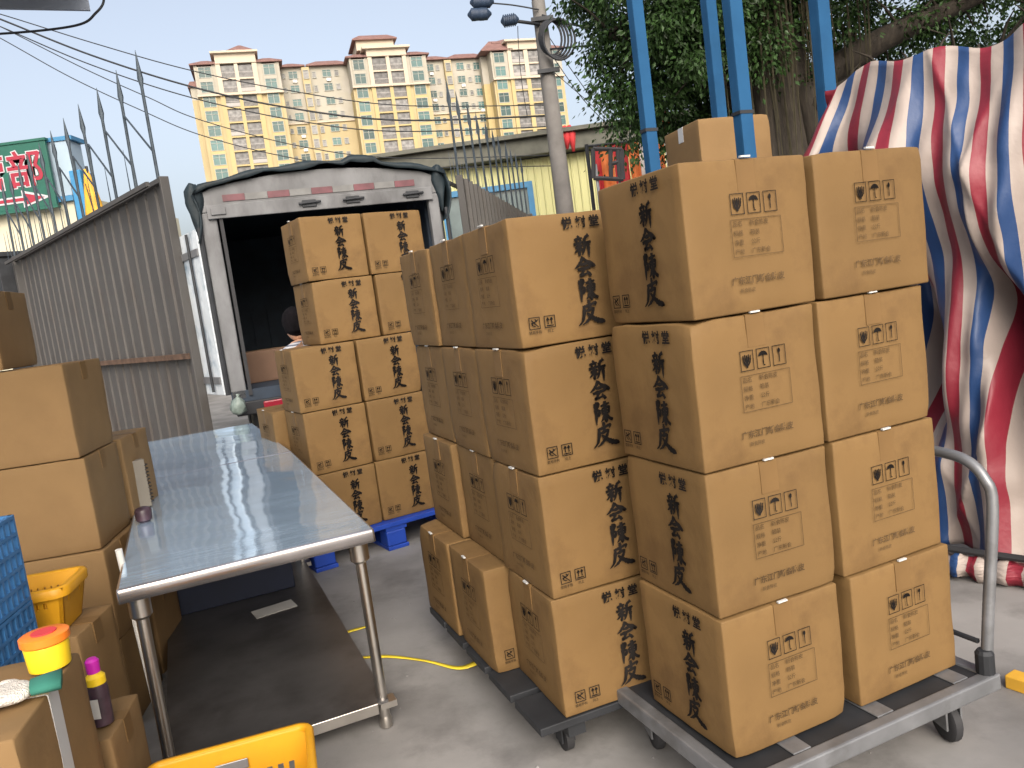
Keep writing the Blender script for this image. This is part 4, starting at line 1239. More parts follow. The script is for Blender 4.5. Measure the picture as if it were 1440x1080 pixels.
marks = MB()
for q in range(3):
    x, z = -0.045 + q * 0.052, 0.270
    round_rect(marks, x, z, 0.042, 0.052, 0.0016, -0.0002)
brush(marks, [[(0, -18, 1.2), (0, 14, 1)], [(0, -14, 1), (-9, -4, 1), (-12, 14, .6)], [(0, -14, 1), (9, -4, 1), (12, 14, .6)], [(0, -8, 1), (-5, 2, 1), (-6, 16, .6)], [(0, -8, 1), (5, 2, 1), (6, 16, .6)]], -0.045, 0.270, 0.001, 0.001, 0.0022, -0.0002)
brush(marks, [[(-14, 6, .6), (-8, 11, 2.6), (0, 13, 3.2), (8, 11, 2.6), (14, 6, .6)], [(0, 10, .8), (0, -16, .8), (5, -18, .6)]], 0.007, 0.270, 0.001, 0.001, 0.0017, -0.0002)
brush(marks, [[(-4, 12, 2), (0, 12, 5), (4, 12, 2)], [(0, 8, 1), (0, -18, .8)]], 0.059, 0.270, 0.001, 0.001, 0.0014, -0.0002)
marks_me = marks.mesh('handling_marks', M['ink'])
tb = MB()
for z in (0.232, 0.140):
    tb.box(-0.070, 0.088, -0.0006, -0.0002, z - 0.0006, z + 0.0006)
for x in (-0.070, 0.088):
    tb.box(x - 0.0006, x + 0.0006, -0.0011, -0.0007, 0.140, 0.232)
for k, (a, b) in enumerate((('品名', '新会陈皮'), ('规格', '箱装'), ('净重', '公斤'), ('产地', '广东新会'))):
    put_text(tb, a, 0.015, -0.064, 0.2205 - k * 0.023, -0.0003, 'LEFT')
    put_text(tb, b, 0.015, -0.012, 0.2205 - k * 0.023, -0.0003, 'LEFT')
put_text(tb, '广东江门新会陈皮', 0.021, 0.0, 0.080, -0.0003, bold=0.0004)
put_text(tb, '新会陈皮', 0.012, -0.06, 0.055, -0.0003, 'LEFT')
table_me = tb.mesh('printed_table', M['ink_faint'])


def carton_body(w, d, h, seed):
    """Slightly imperfect closed carton: bulged faces, rounded edges, flap seam on the top and bottom."""
    rr = random.Random(seed)
    N = 9
    bm = bmesh.new()
    bmesh.ops.create_cube(bm, size=1)
    bmesh.ops.subdivide_edges(bm, edges=bm.edges, cuts=N, use_grid_fill=True)
    bul = rr.uniform(0.0005, 0.0030)
    ph = [rr.uniform(0, 6.3) for _ in range(9)]
    crush = [(Vector((rr.choice((-.5, .5)), rr.choice((-.5, .5)), rr.choice((-.5, .5)))), rr.uniform(0.003, 0.010)) for _ in range(3)]
    for v in bm.verts:
        x, y, z = v.co
        fx, fy, fz = (1 - (2 * abs(x)) ** 2), (1 - (2 * abs(y)) ** 2), (1 - (2 * abs(z)) ** 2)
        wv = 0.0012 * (math.sin(5 * y + 4 * z + ph[0]) + math.sin(9 * z - 6 * x + ph[1]) + math.sin(8 * x + 7 * y + ph[2]))
        bx = math.copysign(bul * fy * fz, x) - math.copysign(abs(wv) * 0.8, x) if abs(x) > 0.499 else 0
        by = math.copysign(bul * fx * fz, y) - math.copysign(abs(wv) * 0.8, y) if abs(y) > 0.499 else 0
        bz = -abs(wv) if z > 0.499 else 0
        if abs(z) < 0.499:
            bx *= 1 + 0.4 * math.sin(6 * z + ph[3])
        p = Vector((x * w + bx, y * d + by, (z + 0.5) * h + bz))
        for (cp, a_) in crush:
            q = (v.co - cp).length
            if q < 0.16:
                p -= Vector((cp.x, cp.y, cp.z if cp.z > 0 else 0)).normalized() * a_ * (1 - q / 0.16) ** 2
        v.co = p
    es = [e for e in bm.edges if e.calc_face_angle(0) > 0.9]
    bmesh.ops.bevel(bm, geom=es, offset=0.0045, segments=2, profile=0.5, affect='EDGES')
    me = bpy.data.meshes.new('body')
    bm.to_mesh(me)
    bm.free()
    me.polygons.foreach_set('use_smooth', [True] * len(me.polygons))
    me.set_sharp_from_angle(angle=R(50))
    return me


body_mes = []
for s_ in range(8):
    b_ = carton_body(CW - 0.004, CD - 0.005, CH - 0.004, s_)
    b_.materials.append(M['carton'])
    body_mes.append(b_)


def tape_mesh(w, d, h, tail, m, wd=0.056):
    """One strip of tape along the top seam, folded down over both end faces."""
    e = w / 2
    path = [(-e - 0.0026, h - tail), (-e - 0.0018, h - 0.03), (-e - 0.0012, h - 0.003), (-e + 0.006, h + 0.0004), (0, h + 0.0004), (e - 0.006, h + 0.0004), (e + 0.0012, h - 0.003), (e + 0.0018, h - 0.03), (e + 0.0026, h - tail * 0.9)]
    inner = [(-e + 0.004, h - tail), (-e + 0.004, h - 0.03), (-e + 0.004, h - 0.008), (-e + 0.008, h - 0.005), (0, h - 0.005), (e - 0.008, h - 0.005), (e - 0.004, h - 0.008), (e - 0.004, h - 0.03), (e - 0.004, h - tail * 0.9)]
    b = MB()
    vs, fs = [], []
    for (x, z), (xi, zi) in zip(path, inner):
        vs += [(x, -wd / 2, z), (x, wd / 2, z), (xi, wd / 2, zi), (xi, -wd / 2, zi)]
    n = len(path)
    for q in range(n - 1):
        for c in range(4):
            fs.append((4 * q + c, 4 * q + (c + 1) % 4, 4 * q + 4 + (c + 1) % 4, 4 * q + 4 + c))
    fs += [(0, 1, 2, 3), (4 * n - 4, 4 * n - 3, 4 * n - 2, 4 * n - 1)]
    b.add(vs, fs)
    return b.mesh('tape', m, smooth=True)


tape_me = tape_mesh(CW - 0.004, CD, CH - 0.004, 0.085, M['tape'])
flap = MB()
for s in (-1, 1):                                               # folded tape end on the top edge, its glint painted in as white
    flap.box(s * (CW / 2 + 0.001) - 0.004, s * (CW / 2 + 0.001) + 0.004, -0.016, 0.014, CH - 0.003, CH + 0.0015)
flap_me = flap.mesh('tape_end_glint', M['tape_white_and_glint'])
seam = MB().box(-CW / 2 + 0.006, CW / 2 - 0.006, -0.0015, 0.0015, CH - 0.0042, CH - 0.0036)
seam_me = seam.mesh('flap_seam', M['ink_faint'])

proto = thing('carton', 'carton', 'carton')
link('body', body_mes[0], proto)
tp = link('tape', tape_me, proto)
link('tape_end_glint', flap_me, tp)
PO = 0.0042
for me_ in (brand_me, heading_me, icons_me):
    link(me_.name, me_, proto, (0, -CD / 2 - PO + 0.0005, 0))
    link(me_.name, me_, proto, (0, CD / 2 + PO - 0.0005, 0), (0, 0, math.pi))
for s, rz in ((-1, -math.pi / 2), (1, math.pi / 2)):
    hm = link('handling_marks', marks_me, proto, (s * (CW / 2 + PO - 0.0005), 0, 0), (0, 0, rz))
    link('printed_table', table_me, hm)
first = [True]


def carton(x, y, z, rz, label, group, sc=1.0):
    if first[0]:
        o = proto
        first[0] = False
    else:
        o = copy_tree(proto)
    o.location = (x, y, z)
    o.rotation_euler = (0, 0, rz + R(random.gauss(0, 0.6)))
    o['label'] = label
    o['group'] = group
    k = random.randrange(8)
    for ch in o.children:
        if ch.name.split('.')[0] == 'body':
            ch.data = body_mes[k]
        elif ch.name.split('.')[0] in ('calligraphy_print', 'heading_print', 'icon_print', 'handling_marks'):
            e_ = Euler((0, 0, ch.rotation_euler.z))
            v_ = Vector((random.uniform(-0.006, 0.006), 0, random.uniform(-0.005, 0.004)))
            v_.rotate(e_)
            ch.location = Vector(ch.location) + v_
            ch.rotation_euler = (0, R(random.uniform(-0.7, 0.7)) * abs(math.cos(e_.z)), e_.z)
    return o


def dirs(ro):
    return Vector((math.cos(ro), math.sin(ro), 0)), Vector((-math.sin(ro), math.cos(ro), 0))


LAY = ['bottom', 'second', 'third', 'top']
# right stack on the hand trolley
RO = Vector((0.453, 1.9436, 0.2146))
Rro = 0.3934
a, b = dirs(Rro)
sh = {(0, 3): (0.006, -0.006), (0, 2): (-0.004, 0.0), (0, 1): (0.0, 0.004), (0, 0): (-0.006, 0), (1, 3): (0.026, -0.004), (1, 2): (0.004, 0.006), (1, 1): (0.012, 0.006), (1, 0): (0.028, 0.0)}
for k in range(4):
    for c in range(2):
        ja, jb = sh[(c, k)]
        p = RO + a * (CD * (c + 0.5) + ja + 0.004 * c) + b * (CW / 2 + jb)
        nm = ['beside the middle stack', 'by the bent handle'][c]
        carton(p.x, p.y, RO.z + k * CH, Rro + math.pi / 2, f'{LAY[k]} carton of the hand trolley column {nm}', 'cartons on the grey hand trolley')
# middle stack, three deep
MO = Vector((0.0386, 2.3286, 0.1736))
Mro = 0.3789
a, b = dirs(Mro)
shm = {0: 0.0, 1: 0.0, 2: 0.0}
for k in range(4):
    for i in range(3):
        ja = random.uniform(-0.008, 0.008)
        if k == 0 and i > 0:
            ja = -0.075 - 0.01 * i
        if k == 1 and i == 2:
            ja = -0.015
        p = MO + a * (CW / 2 + ja) + b * (CD * (i + 0.5) + 0.003 * i)
        nm = ['nearest', 'middle', 'farthest'][i]
        carton(p.x, p.y, MO.z + k * CH, Mro, f'{nm} carton in the {LAY[k]} layer of the three deep middle stack', 'cartons in the middle stack')
# left pallet stack, by the truck
LO = Vector((-1.2615, 4.6853, 0.1814))
Lro = 0.5363
a, b = dirs(Lro)
LAY5 = ['bottom', 'second', 'third', 'fourth', 'top']
for k in range(5):
    for c in range(2):
        ja = random.uniform(-0.006, 0.006) + (0.185 if k == 4 else 0.20 if k == 3 else 0)
        p = LO + a * (CW * (c + 0.5) + 0.012 * c + ja) + b * (CD / 2 + (0.05 if k >= 3 else 0))
        nm = ['beside the steel tables', 'beside the middle stack'][c]
        carton(p.x, p.y, LO.z + k * CH, Lro, f'{LAY5[k]} carton {nm} in the calligraphy printed stack on the blue pallet', 'cartons on the blue pallet')
for k in range(2):
    p = LO + a * (CW * 0.5 - 0.07) + b * (CD * 1.5 + 0.03)
    carton(p.x, p.y, LO.z + k * CH, Lro, f'{["bottom", "upper"][k]} carton peeping out behind the blue pallet stack toward the truck', 'cartons on the blue pallet')


# ------------------------------------------------------------------ unprinted cartons
def plain_carton(label, x, y, z, rz, w, d, h, group=None, m='carton_plain', tape='tape', seed=0, tail=0.08):
    o = thing('plain_carton', label, 'carton', (x, y, z), rz, group)
    me = carton_body(w, d, h - 0.003, seed + 20)
    me.materials.append(M[m])
    link('body', me, o)
    link('tape', tape_mesh(w, d, h - 0.003, tail, M[tape]), o)
    sm = MB().box(-w / 2 + 0.01, w / 2 - 0.01, -0.0012, 0.0012, h - 0.0033, h - 0.0027)
    sm.build('flap_seam', M['ink_faint'], o)
    return o


rz = R(8)
cx, cy = Vector((math.cos(rz), math.sin(rz))), Vector((-math.sin(rz), math.cos(rz)))
for k in range(4):
    j = [0.0, 0.012, -0.006, -0.012][k]
    c = Vector((-1.655 + j, 3.0)) - cx * 0.26 + cy * 0.20
    plain_carton(f'{["lowest", "second lowest", "second highest", "highest"][k]} plain carton of the tall unprinted column beside the nearer steel table', c.x, c.y, k * 0.365, rz + R([1, -1, 1.5, 0][k]) + (0 if k % 2 else 0), 0.52, 0.40, 0.365, 'plain cartons at the left edge', seed=k)
c = Vector((-1.655, 3.0)) - cx * 0.56 + cy * 0.25
plain_carton('single unprinted carton on top of the tall column, in front of the gate', c.x + 0.02, c.y, 1.462, rz + R(4), 0.56, 0.38, 0.31, 'plain cartons at the left edge', seed=9)
for k in range(3):
    c = Vector((-1.655, 3.0)) - cx * (0.24 - 0.05) + cy * 0.62
    plain_carton(f'{["lowest", "middle", "highest"][k]} plain carton of the row hidden behind the tall unprinted column', c.x - 0.07, c.y + 0.03, k * 0.365, rz, 0.48, 0.38, 0.365, 'plain cartons at the left edge', seed=30 + k)
# column behind the blue posts, only its top carton in view
for k in range(6):
    p = Vector((1.14, 4.25)) + Vector((math.cos(R(14)), math.sin(R(14)))) * 0.21 + Vector((-math.sin(R(14)), math.cos(R(14)))) * 0.20
    plain_carton(f'{["lowest", "second lowest", "third", "fourth", "fifth", "topmost"][k]} carton of the tall column behind the thick blue post', p.x, p.y, k * 0.377, R(14), 0.42, 0.40, 0.377, 'cartons in the column behind the blue posts', 'carton_plain', 'tape_white_and_glint' if k == 5 else 'tape', seed=50 + k)
# cartons inside the truck
A19 = R(19)
tx, ty = Vector((math.cos(A19), math.sin(A19))), Vector((-math.sin(A19), math.cos(A19)))
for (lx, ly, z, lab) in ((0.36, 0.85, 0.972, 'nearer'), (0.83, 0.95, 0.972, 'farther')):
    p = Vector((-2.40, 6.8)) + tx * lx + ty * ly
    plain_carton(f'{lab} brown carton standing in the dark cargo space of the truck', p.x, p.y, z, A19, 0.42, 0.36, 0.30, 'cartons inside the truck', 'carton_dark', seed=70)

# ------------------------------------------------------------------ grey hand trolley
ht = thing('hand_trolley', 'grey steel platform trolley with a bent tube handle under the front stack', 'trolley', (RO.x, RO.y, 0), Rro)
X0, X1, Y0, Y1, ZD = -0.06, 0.885, -0.095, 0.56, RO.z - 0.003
MB().box(X0 + 0.041, X1 - 0.041, Y0 + 0.041, Y1 - 0.041, ZD - 0.012, ZD - 0.006).build('deck_sheet', M['dark_steel'], ht)
for k in range(3):
    x = 0.17 + k * 0.30
    MB().box(x - 0.03, x + 0.03, Y0 + 0.041, Y1 - 0.041, ZD - 0.005, ZD).build('cross_bar', M['tube_grey'], ht, bevel=0.003)
for (x0, x1, y0, y1) in ((X0, X1, Y0, Y0 + 0.04), (X0, X1, Y1 - 0.04, Y1), (X0, X0 + 0.04, Y0 + 0.0405, Y1 - 0.0405), (X1 - 0.04, X1, Y0 + 0.0405, Y1 - 0.0405)):
    MB().box(x0, x1, y0, y1, ZD - 0.05, ZD).build('frame_rail', M['tube_grey'], ht, bevel=0.006)
for (x, y) in ((X0 + 0.1, Y0 + 0.09), (X1 - 0.12, Y0 + 0.09), (X0 + 0.1, Y1 - 0.09), (X1 - 0.12, Y1 - 0.09)):
    cs = MB().box(-0.035, 0.035, -0.04, 0.04, ZD - 0.06, ZD - 0.0505)
    cs.box(-0.026, -0.020, -0.03, 0.045, 0.05, ZD - 0.06).box(0.020, 0.026, -0.03, 0.045, 0.05, ZD - 0.06)
    co = cs.build('castor', M['tube_grey'], ht, loc=(x, y, 0), rot=(0, 0, R(random.uniform(-40, 40))))
    wl = MB().lathe([(0.02, -0.017), (0.055, -0.016), (0.062, -0.010), (0.062, 0.010), (0.055, 0.016), (0.02, 0.017)], 20)
    link('wheel', wl.mesh('wheel', M['black_rubber'], smooth=True), co, (0, 0.008, 0.0625), (0, R(90), 0))
hx = X1 - 0.025
hp = [(hx, Y0 + 0.03, ZD - 0.02), (hx + 0.03, Y0 + 0.03, 0.40), (hx + 0.075, Y0 + 0.03, 0.70), (hx + 0.075, Y0 + 0.05, 0.78), (hx + 0.075, Y0 + 0.10, 0.825), (hx + 0.075, Y0 + 0.18, 0.84),
      (hx + 0.075, 0.23, 0.842), (hx + 0.075, Y1 - 0.18, 0.84), (hx + 0.075, Y1 - 0.10, 0.825), (hx + 0.075, Y1 - 0.05, 0.78), (hx + 0.075, Y1 - 0.03, 0.70), (hx + 0.03, Y1 - 0.03, 0.40), (hx, Y1 - 0.03, ZD - 0.02)]
MB().tube(catmull(hp, 5), 0.0165, 12).build('handle', M['tube_grey'], ht, smooth='all')
MB().lathe([(0.026, 0), (0.026, 0.06), (0.019, 0.07)], 12, (hx, Y0 + 0.03, ZD + 0.0005)).build('handle_socket', M['dark_steel'], ht)
MB().lathe([(0.026, 0), (0.026, 0.06), (0.019, 0.07)], 12, (hx, Y1 - 0.03, ZD + 0.0005)).build('handle_socket', M['dark_steel'], ht)
MB().tube([(hx + 0.003, Y0 + 0.05, 0.30), (hx + 0.003, Y1 - 0.05, 0.30)], 0.008, 8).build('brace_rod', M['dark_steel'], ht)

# low dolly under the middle stack
dl = thing('low_dolly', 'low dark dolly on castors under the middle stack of cartons', 'dolly', (MO.x, MO.y, 0), Mro)
for k in range(5):
    y0 = 0.0 + k * 0.245
    MB().box(-0.10, 0.52, y0, y0 + 0.21, 0.145, MO.z - 0.002).build('deck_board', M['dark_steel'], dl, bevel=0.003)
for x in (0.0, 0.36):
    MB().box(x, x + 0.06, 0.02, 1.16, 0.10, 0.1445).build('bearer', M['dark_steel'], dl)
for (x, y) in ((0.03, 0.12), (0.39, 0.12), (0.03, 1.05), (0.39, 1.05)):
    co = MB().box(-0.03, 0.03, -0.03, 0.03, 0.085, 0.0995).box(-0.024, -0.018, -0.02, 0.03, 0.035, 0.085).box(0.018, 0.024, -0.02, 0.03, 0.035, 0.085).build('castor', M['dark_steel'], dl, loc=(x, y, 0))
    link('wheel', MB().lathe([(0.015, -0.014), (0.045, -0.013), (0.045, 0.013), (0.015, 0.014)], 18).mesh('wheel', M['black_rubber'], smooth=True), co, (0, 0.006, 0.0455), (0, R(90), 0))

# blue plastic pallet
pl = thing('plastic_pallet', 'blue plastic pallet under the carton stack beside the table', 'pallet', (LO.x, LO.y, 0), Lro)
ZP = LO.z - 0.002
for k in range(7):
    MB().box(-0.10, 1.02, -0.06 + k * 0.145, -0.06 + k * 0.145 + 0.12, ZP - 0.03, ZP).build('deck_slat', M['pallet_blue'], pl, bevel=0.004)
for x in (-0.08, 0.39, 0.86):
    MB().box(x, x + 0.14, -0.05, 0.92, ZP - 0.055, ZP - 0.0305).build('stringer', M['pallet_blue'], pl)
    for y in (-0.05, 0.37, 0.79):
        MB().box(x, x + 0.13, y, y + 0.13, 0.026, ZP - 0.0555).build('block', M['pallet_blue'], pl, bevel=0.01)
    MB().box(x, x + 0.14, -0.05, 0.92, 0, 0.0255).build('runner', M['pallet_blue'], pl, bevel=0.004)


# ------------------------------------------------------------------ steel work tables
def table(label, x, y, rz, w, l, h=0.75):
    t = thing('steel_table', label, 'table', (x, y, 0), rz, 'stainless steel work tables')
    # dished top: a sheet with a turned down lip and slightly wavy surface
    N, K = 14, 40
    rr = random.Random(int(l * 100))
    ph = [rr.uniform(0, 6) for _ in range(6)]
    bm = bmesh.new()
    vv = [[bm.verts.new((w * i / N, l * k / K, h + 0.0012 * (math.sin(i * .9 + ph[0] + k * .21) + math.sin(k * .55 + ph[1]) + 0.6 * math.sin(k * 1.3 + i * 1.1 + ph[2])) * (0 if i in (0, N) or k in (0, K) else 1))) for k in range(K + 1)] for i in range(N + 1)]
    for i in range(N):
        for k in range(K):
            bm.faces.new((vv[i][k], vv[i + 1][k], vv[i + 1][k + 1], vv[i][k + 1]))
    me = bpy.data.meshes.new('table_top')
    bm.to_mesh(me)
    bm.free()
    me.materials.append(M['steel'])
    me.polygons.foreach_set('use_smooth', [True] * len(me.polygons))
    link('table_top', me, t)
    rim = MB()
    r0, hh = 0.010, 0.048
    prof = [(0, 0), (0.007, -0.003), (0.010, -0.010), (0.010, -hh), (0.004, -hh), (0.002, -hh + 0.006)]
    cor = [(0, 0), (w, 0), (w, l), (0, l)]
    path = []
    cen = [(0, 0), (w, 0), (w, l), (0, l)]
    vs, fs = [], []
    ang0 = [180, 270, 0, 90]
    for q in range(4):
        for s in range(5):
            an = R(ang0[q] + s * 22.5)
            for (o, z) in prof:
                vs.append((cen[q][0] + math.cos(an) * o, cen[q][1] + math.sin(an) * o, h + z))
    n, m = 20, len(prof)
    for i in range(n):
        for k in range(m - 1):
            fs.append((i * m + k, ((i + 1) % n) * m + k, ((i + 1) % n) * m + k + 1, i * m + k + 1))
    rim.add(vs, fs)
    rim.build('table_edge', M['steel_edge'], t, smooth='all')
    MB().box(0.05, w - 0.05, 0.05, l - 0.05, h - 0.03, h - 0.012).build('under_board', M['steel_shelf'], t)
    for sx in (0.045, w - 0.045):
        for sy in (0.05, l - 0.05):
            lg = MB().tube([(sx, sy, 0.035), (sx, sy, h - 0.03)], 0.0195, 16)
            lo = lg.build('leg', M['steel_leg'], t, smooth=True)
            MB().lathe([(0.024, 0), (0.034, 0.01), (0.034, 0.085), (0.025, 0.095)], 18, (sx, sy, h - 0.125)).build('leg_socket', M['steel_leg'], lo, smooth=True)
            MB().lathe([(0.016, 0.0), (0.023, 0.004), (0.023, 0.03), (0.0195, 0.045)], 14, (sx, sy, 0)).build('foot', M['steel_leg'], lo, smooth=True)
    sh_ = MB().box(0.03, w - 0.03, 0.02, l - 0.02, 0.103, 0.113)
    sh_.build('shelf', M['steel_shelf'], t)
    MB().box(0.07, w - 0.07, 0.012, 0.0195, 0.073, 0.1135).build('shelf_edge', M['steel_leg'], t, bevel=0.002)
    for sx in (0.0, w - 0.06):
        for sy in (0.02, l - 0.08):
            MB().box(sx, sx + 0.06, sy, sy + 0.06, 0.08, 0.1025).build('shelf_bracket', M['steel_leg'], t)
    return t


T1 = R(22.5)
tx1, ty1 = Vector((math.cos(T1), math.sin(T1))), Vector((-math.sin(T1), math.cos(T1)))
n1 = Vector((-0.548, 2.722)) - tx1 * 0.815
table('nearer stainless steel work table with an empty shiny top and dark lower shelf', n1.x, n1.y, T1, 0.805, 2.03)
T2 = R(24.5)
tx2, ty2 = Vector((math.cos(T2), math.sin(T2))), Vector((-math.sin(T2), math.cos(T2)))
n2 = n1 + tx1 * 0.805 + ty1 * 2.065 - tx2 * 0.805
table('farther stainless steel work table touching the nearer one, in front of the gate', n2.x, n2.y, T2, 0.805, 1.78)


def on_table(u_, v_):
    p = n1 + tx1 * u_ + ty1 * v_
    return p


p = on_table(0.52, 1.28)
tag(MB().box(-0.10, 0.10, -0.06, 0.06, 0.0, 0.0016).build('paper_sheet', M['paper'], None, loc=(p.x, p.y, 0.1135), rot=(0, 0, T1 + R(8))), 'white sheet of paper lying on the lower shelf of the nearer table', 'paper')
p = on_table(0.36, 1.72)
nb = thing('storage_bin', 'dark navy plastic bin on the shelf under the far end of the table', 'bin', (p.x, p.y, 0.1135), T1)
b = MB().box(-0.30, 0.30, -0.18, -0.165, 0, 0.26).box(-0.30, 0.30, 0.165, 0.18, 0, 0.26).box(-0.30, -0.285, -0.1645, 0.1645, 0, 0.26).box(0.285, 0.30, -0.1645, 0.1645, 0, 0.26).box(-0.2845, 0.2845, -0.1645, 0.1645, 0, 0.012)
b.build('bin_wall', M['navy'], nb, bevel=0.004)
MB().box(-0.315, 0.315, -0.20, -0.1805, 0.235, 0.262).box(-0.315, 0.315, 0.1805, 0.20, 0.235, 0.262).build('bin_rim', M['navy'], nb, bevel=0.006)
# odds and ends on the table's left edge
p = on_table(0.02, 1.25)
np_ = thing('notepad', 'white spiral bound notepad standing on the nearer steel table', 'notepad', (p.x, p.y, 0.752), R(38))
MB().box(-0.05, 0.05, -0.022, 0.022, 0, 0.22).build('pages', M['notecard'], np_, bevel=0.004)
sp = MB()
for k in range(11):
    z = 0.02 + k * 0.017
    sp.tube([(0.045, -0.030, z), (0.060, -0.02, z + 0.003), (0.060, 0.02, z), (0.045, 0.030, z)], 0.0022, 5)
sp.build('spiral', M['black_rubber'], np_)
p = on_table(-0.035, 0.30)
tag(MB().tube([(0, 0, 0), (0.02, -0.10, 0.80)], 0.012, 10).build('plastic_pipe', M['paper'], None, smooth=True, loc=(p.x, p.y + 0.12, 0)), 'white plastic pipe leaning on the nearer steel table', 'pipe')
p = on_table(0.05, 0.92)
cl_ = MB().lathe([(0.02, 0), (0.032, 0.01), (0.034, 0.05), (0.028, 0.06), (0.015, 0.065)], 12)
tag(cl_.build('tape_roll', M['bottle_dark'], None, smooth=True, loc=(p.x, p.y, 0.752)), 'small dark tub on the nearer steel table beside the notepad', 'tub')


# ------------------------------------------------------------------ plastic crates
def crate(name, label, cat, x, y, z, rz, w, d, h, m, slots=True, lattice=False, label_plate=False, group=None):
    o = thing(name, label, cat, (x, y, z), rz, group)
    t = 0.012
    b = MB()
    if lattice:
        nx, nz = 9, 5
        for s in (-1, 1):
            for i in range(nx + 1):
                xx = -w / 2 + (w - t) * i / nx
                b.box(xx, xx + t, s * d / 2 - t / 2, s * d / 2 + t / 2, 0, h)
                yy = -d / 2 + (d - t) * i / nx
                b.box(s * w / 2 - t / 2, s * w / 2 + t / 2, yy, yy + t, 0, h)
            for k in range(nz + 1):
                zz = (h - t) * k / nz
                b.box(-w / 2, w / 2, s * d / 2 - t / 2 - .001, s * d / 2 + t / 2 + .001, zz, zz + t)
                b.box(s * w / 2 - t / 2 - .001, s * w / 2 + t / 2 + .001, -d / 2 + .01, d / 2 - .01, zz + .001, zz + t - .001)
        b.build('lattice_wall', M[m], o)
        MB().box(-w / 2 + .008, w / 2 - .008, -d / 2 + .008, d / 2 - .008, 0.002, 0.01).build('crate_floor', M[m], o)
    else:
        tp_ = 0.03                                             # walls lean outwards towards the rim
        for (nm, sx, sy) in (('f', 0, -1), ('b', 0, 1), ('l', -1, 0), ('r', 1, 0)):
            wb = MB()
            L_ = w if sy else d
            H_ = d if sy else w
            Mx = Matrix.Rotation({'f': 0, 'b': math.pi, 'l': -math.pi / 2, 'r': math.pi / 2}[nm], 4, 'Z')

            def seg(x0, x1, z0, z1):
                vs = []
                for (xx, zz, yy) in ((x0, z0, 0), (x1, z0, 0), (x1, z1, 0), (x0, z1, 0), (x0, z0, t), (x1, z0, t), (x1, z1, t), (x0, z1, t)):
                    lean = tp_ * (1 - zz / h)
                    fx_ = (1 - 2 * lean / L_)
                    vs.append(Mx @ Vector((xx * fx_, -H_ / 2 + lean + yy, zz)))
                wb.add(vs, [(0, 1, 2, 3), (7, 6, 5, 4), (0, 4, 5, 1), (1, 5, 6, 2), (2, 6, 7, 3), (3, 7, 4, 0)])
            z_s0, z_s1 = h * 0.58, h * 0.72
            seg(-L_ / 2 + (0 if sy else .0), L_ / 2, 0, z_s0)
            seg(-L_ / 2, L_ / 2, z_s1, h - 0.001)
            ns = 13
            for i in range(ns + 1):
                xx = -L_ / 2 + (L_ - 0.012) * i / ns
                if i in (0, ns):
                    seg(-L_ / 2 if i == 0 else L_ / 2 - 0.05, -L_ / 2 + 0.05 if i == 0 else L_ / 2, z_s0, z_s1)
                elif abs(xx) < L_ / 2 - 0.06:
                    seg(xx, xx + 0.016, z_s0, z_s1)
            wb.build('crate_wall', M[m], o)
        MB().box(-w / 2 + tp_, w / 2 - tp_, -d / 2 + tp_, d / 2 - tp_, 0.001, 0.012).build('crate_floor', M[m], o)
        # rounded rim
        vs, fs = [], []
        rc = 0.035
        path = []
        for (cx_, cy_, a0) in ((w / 2 - rc, -d / 2 + rc, -90), (w / 2 - rc, d / 2 - rc, 0), (-w / 2 + rc, d / 2 - rc, 90), (-w / 2 + rc, -d / 2 + rc, 180)):
            for s in range(6):
                an = R(a0 + s * 18)
                path.append((cx_, cy_, an))
        prof = [(rc + 0.010, h - 0.030), (rc + 0.012, h - 0.004), (rc + 0.006, h + 0.003), (rc - 0.008, h + 0.003), (rc - 0.013, h - 0.004), (rc - 0.013, h - 0.012)]
        for (cx_, cy_, an) in path:
            for (o_, z_) in prof:
                vs.append((cx_ + math.cos(an) * o_, cy_ + math.sin(an) * o_, z_))
        n, m_ = len(path), len(prof)
        for i in range(n):
            for k in range(m_ - 1):
                fs.append((i * m_ + k, ((i + 1) % n) * m_ + k, ((i + 1) % n) * m_ + k + 1, i * m_ + k + 1))
        MB().add(vs, fs).build('crate_rim', M[m], o, smooth='all')
        if label_plate:
            MB().box(-0.045, 0.045, 0, 0.004, -0.014, 0.014).build('metal_plate', M['tube_grey'], o, loc=(-0.005, d / 2 - 0.031, h * 0.83), rot=(R(-6), 0, 0), bevel=0.002)
    return o


crate('plastic_crate', 'large yellow plastic crate on the ground before the nearer steel table', 'crate', -0.90, 2.03, 0, R(16), 0.44, 0.30, 0.325, 'crate_yellow', label_plate=True, group='yellow plastic crates')
plain_carton('hidden low brown carton under the small yellow crate', -1.66, 2.52, 0, R(4), 0.40, 0.27, 0.625, 'cartons under the left hand clutter', seed=81)
crate('plastic_crate', 'small yellow plastic crate beside the blue lattice crates in front of plain cartons', 'crate', -1.645, 2.50, 0.625, R(10), 0.30, 0.22, 0.15, 'crate_yellow', group='yellow plastic crates')
for k in range(4):
    crate('lattice_crate', f'{["lowest", "second lowest", "second highest", "highest"][k]} blue lattice crate of the stack beside the small yellow crate', 'crate', -1.72, 2.12, k * 0.262, R(6 + k), 0.46, 0.32, 0.26, 'crate_blue', lattice=True, group='stack of blue lattice crates')

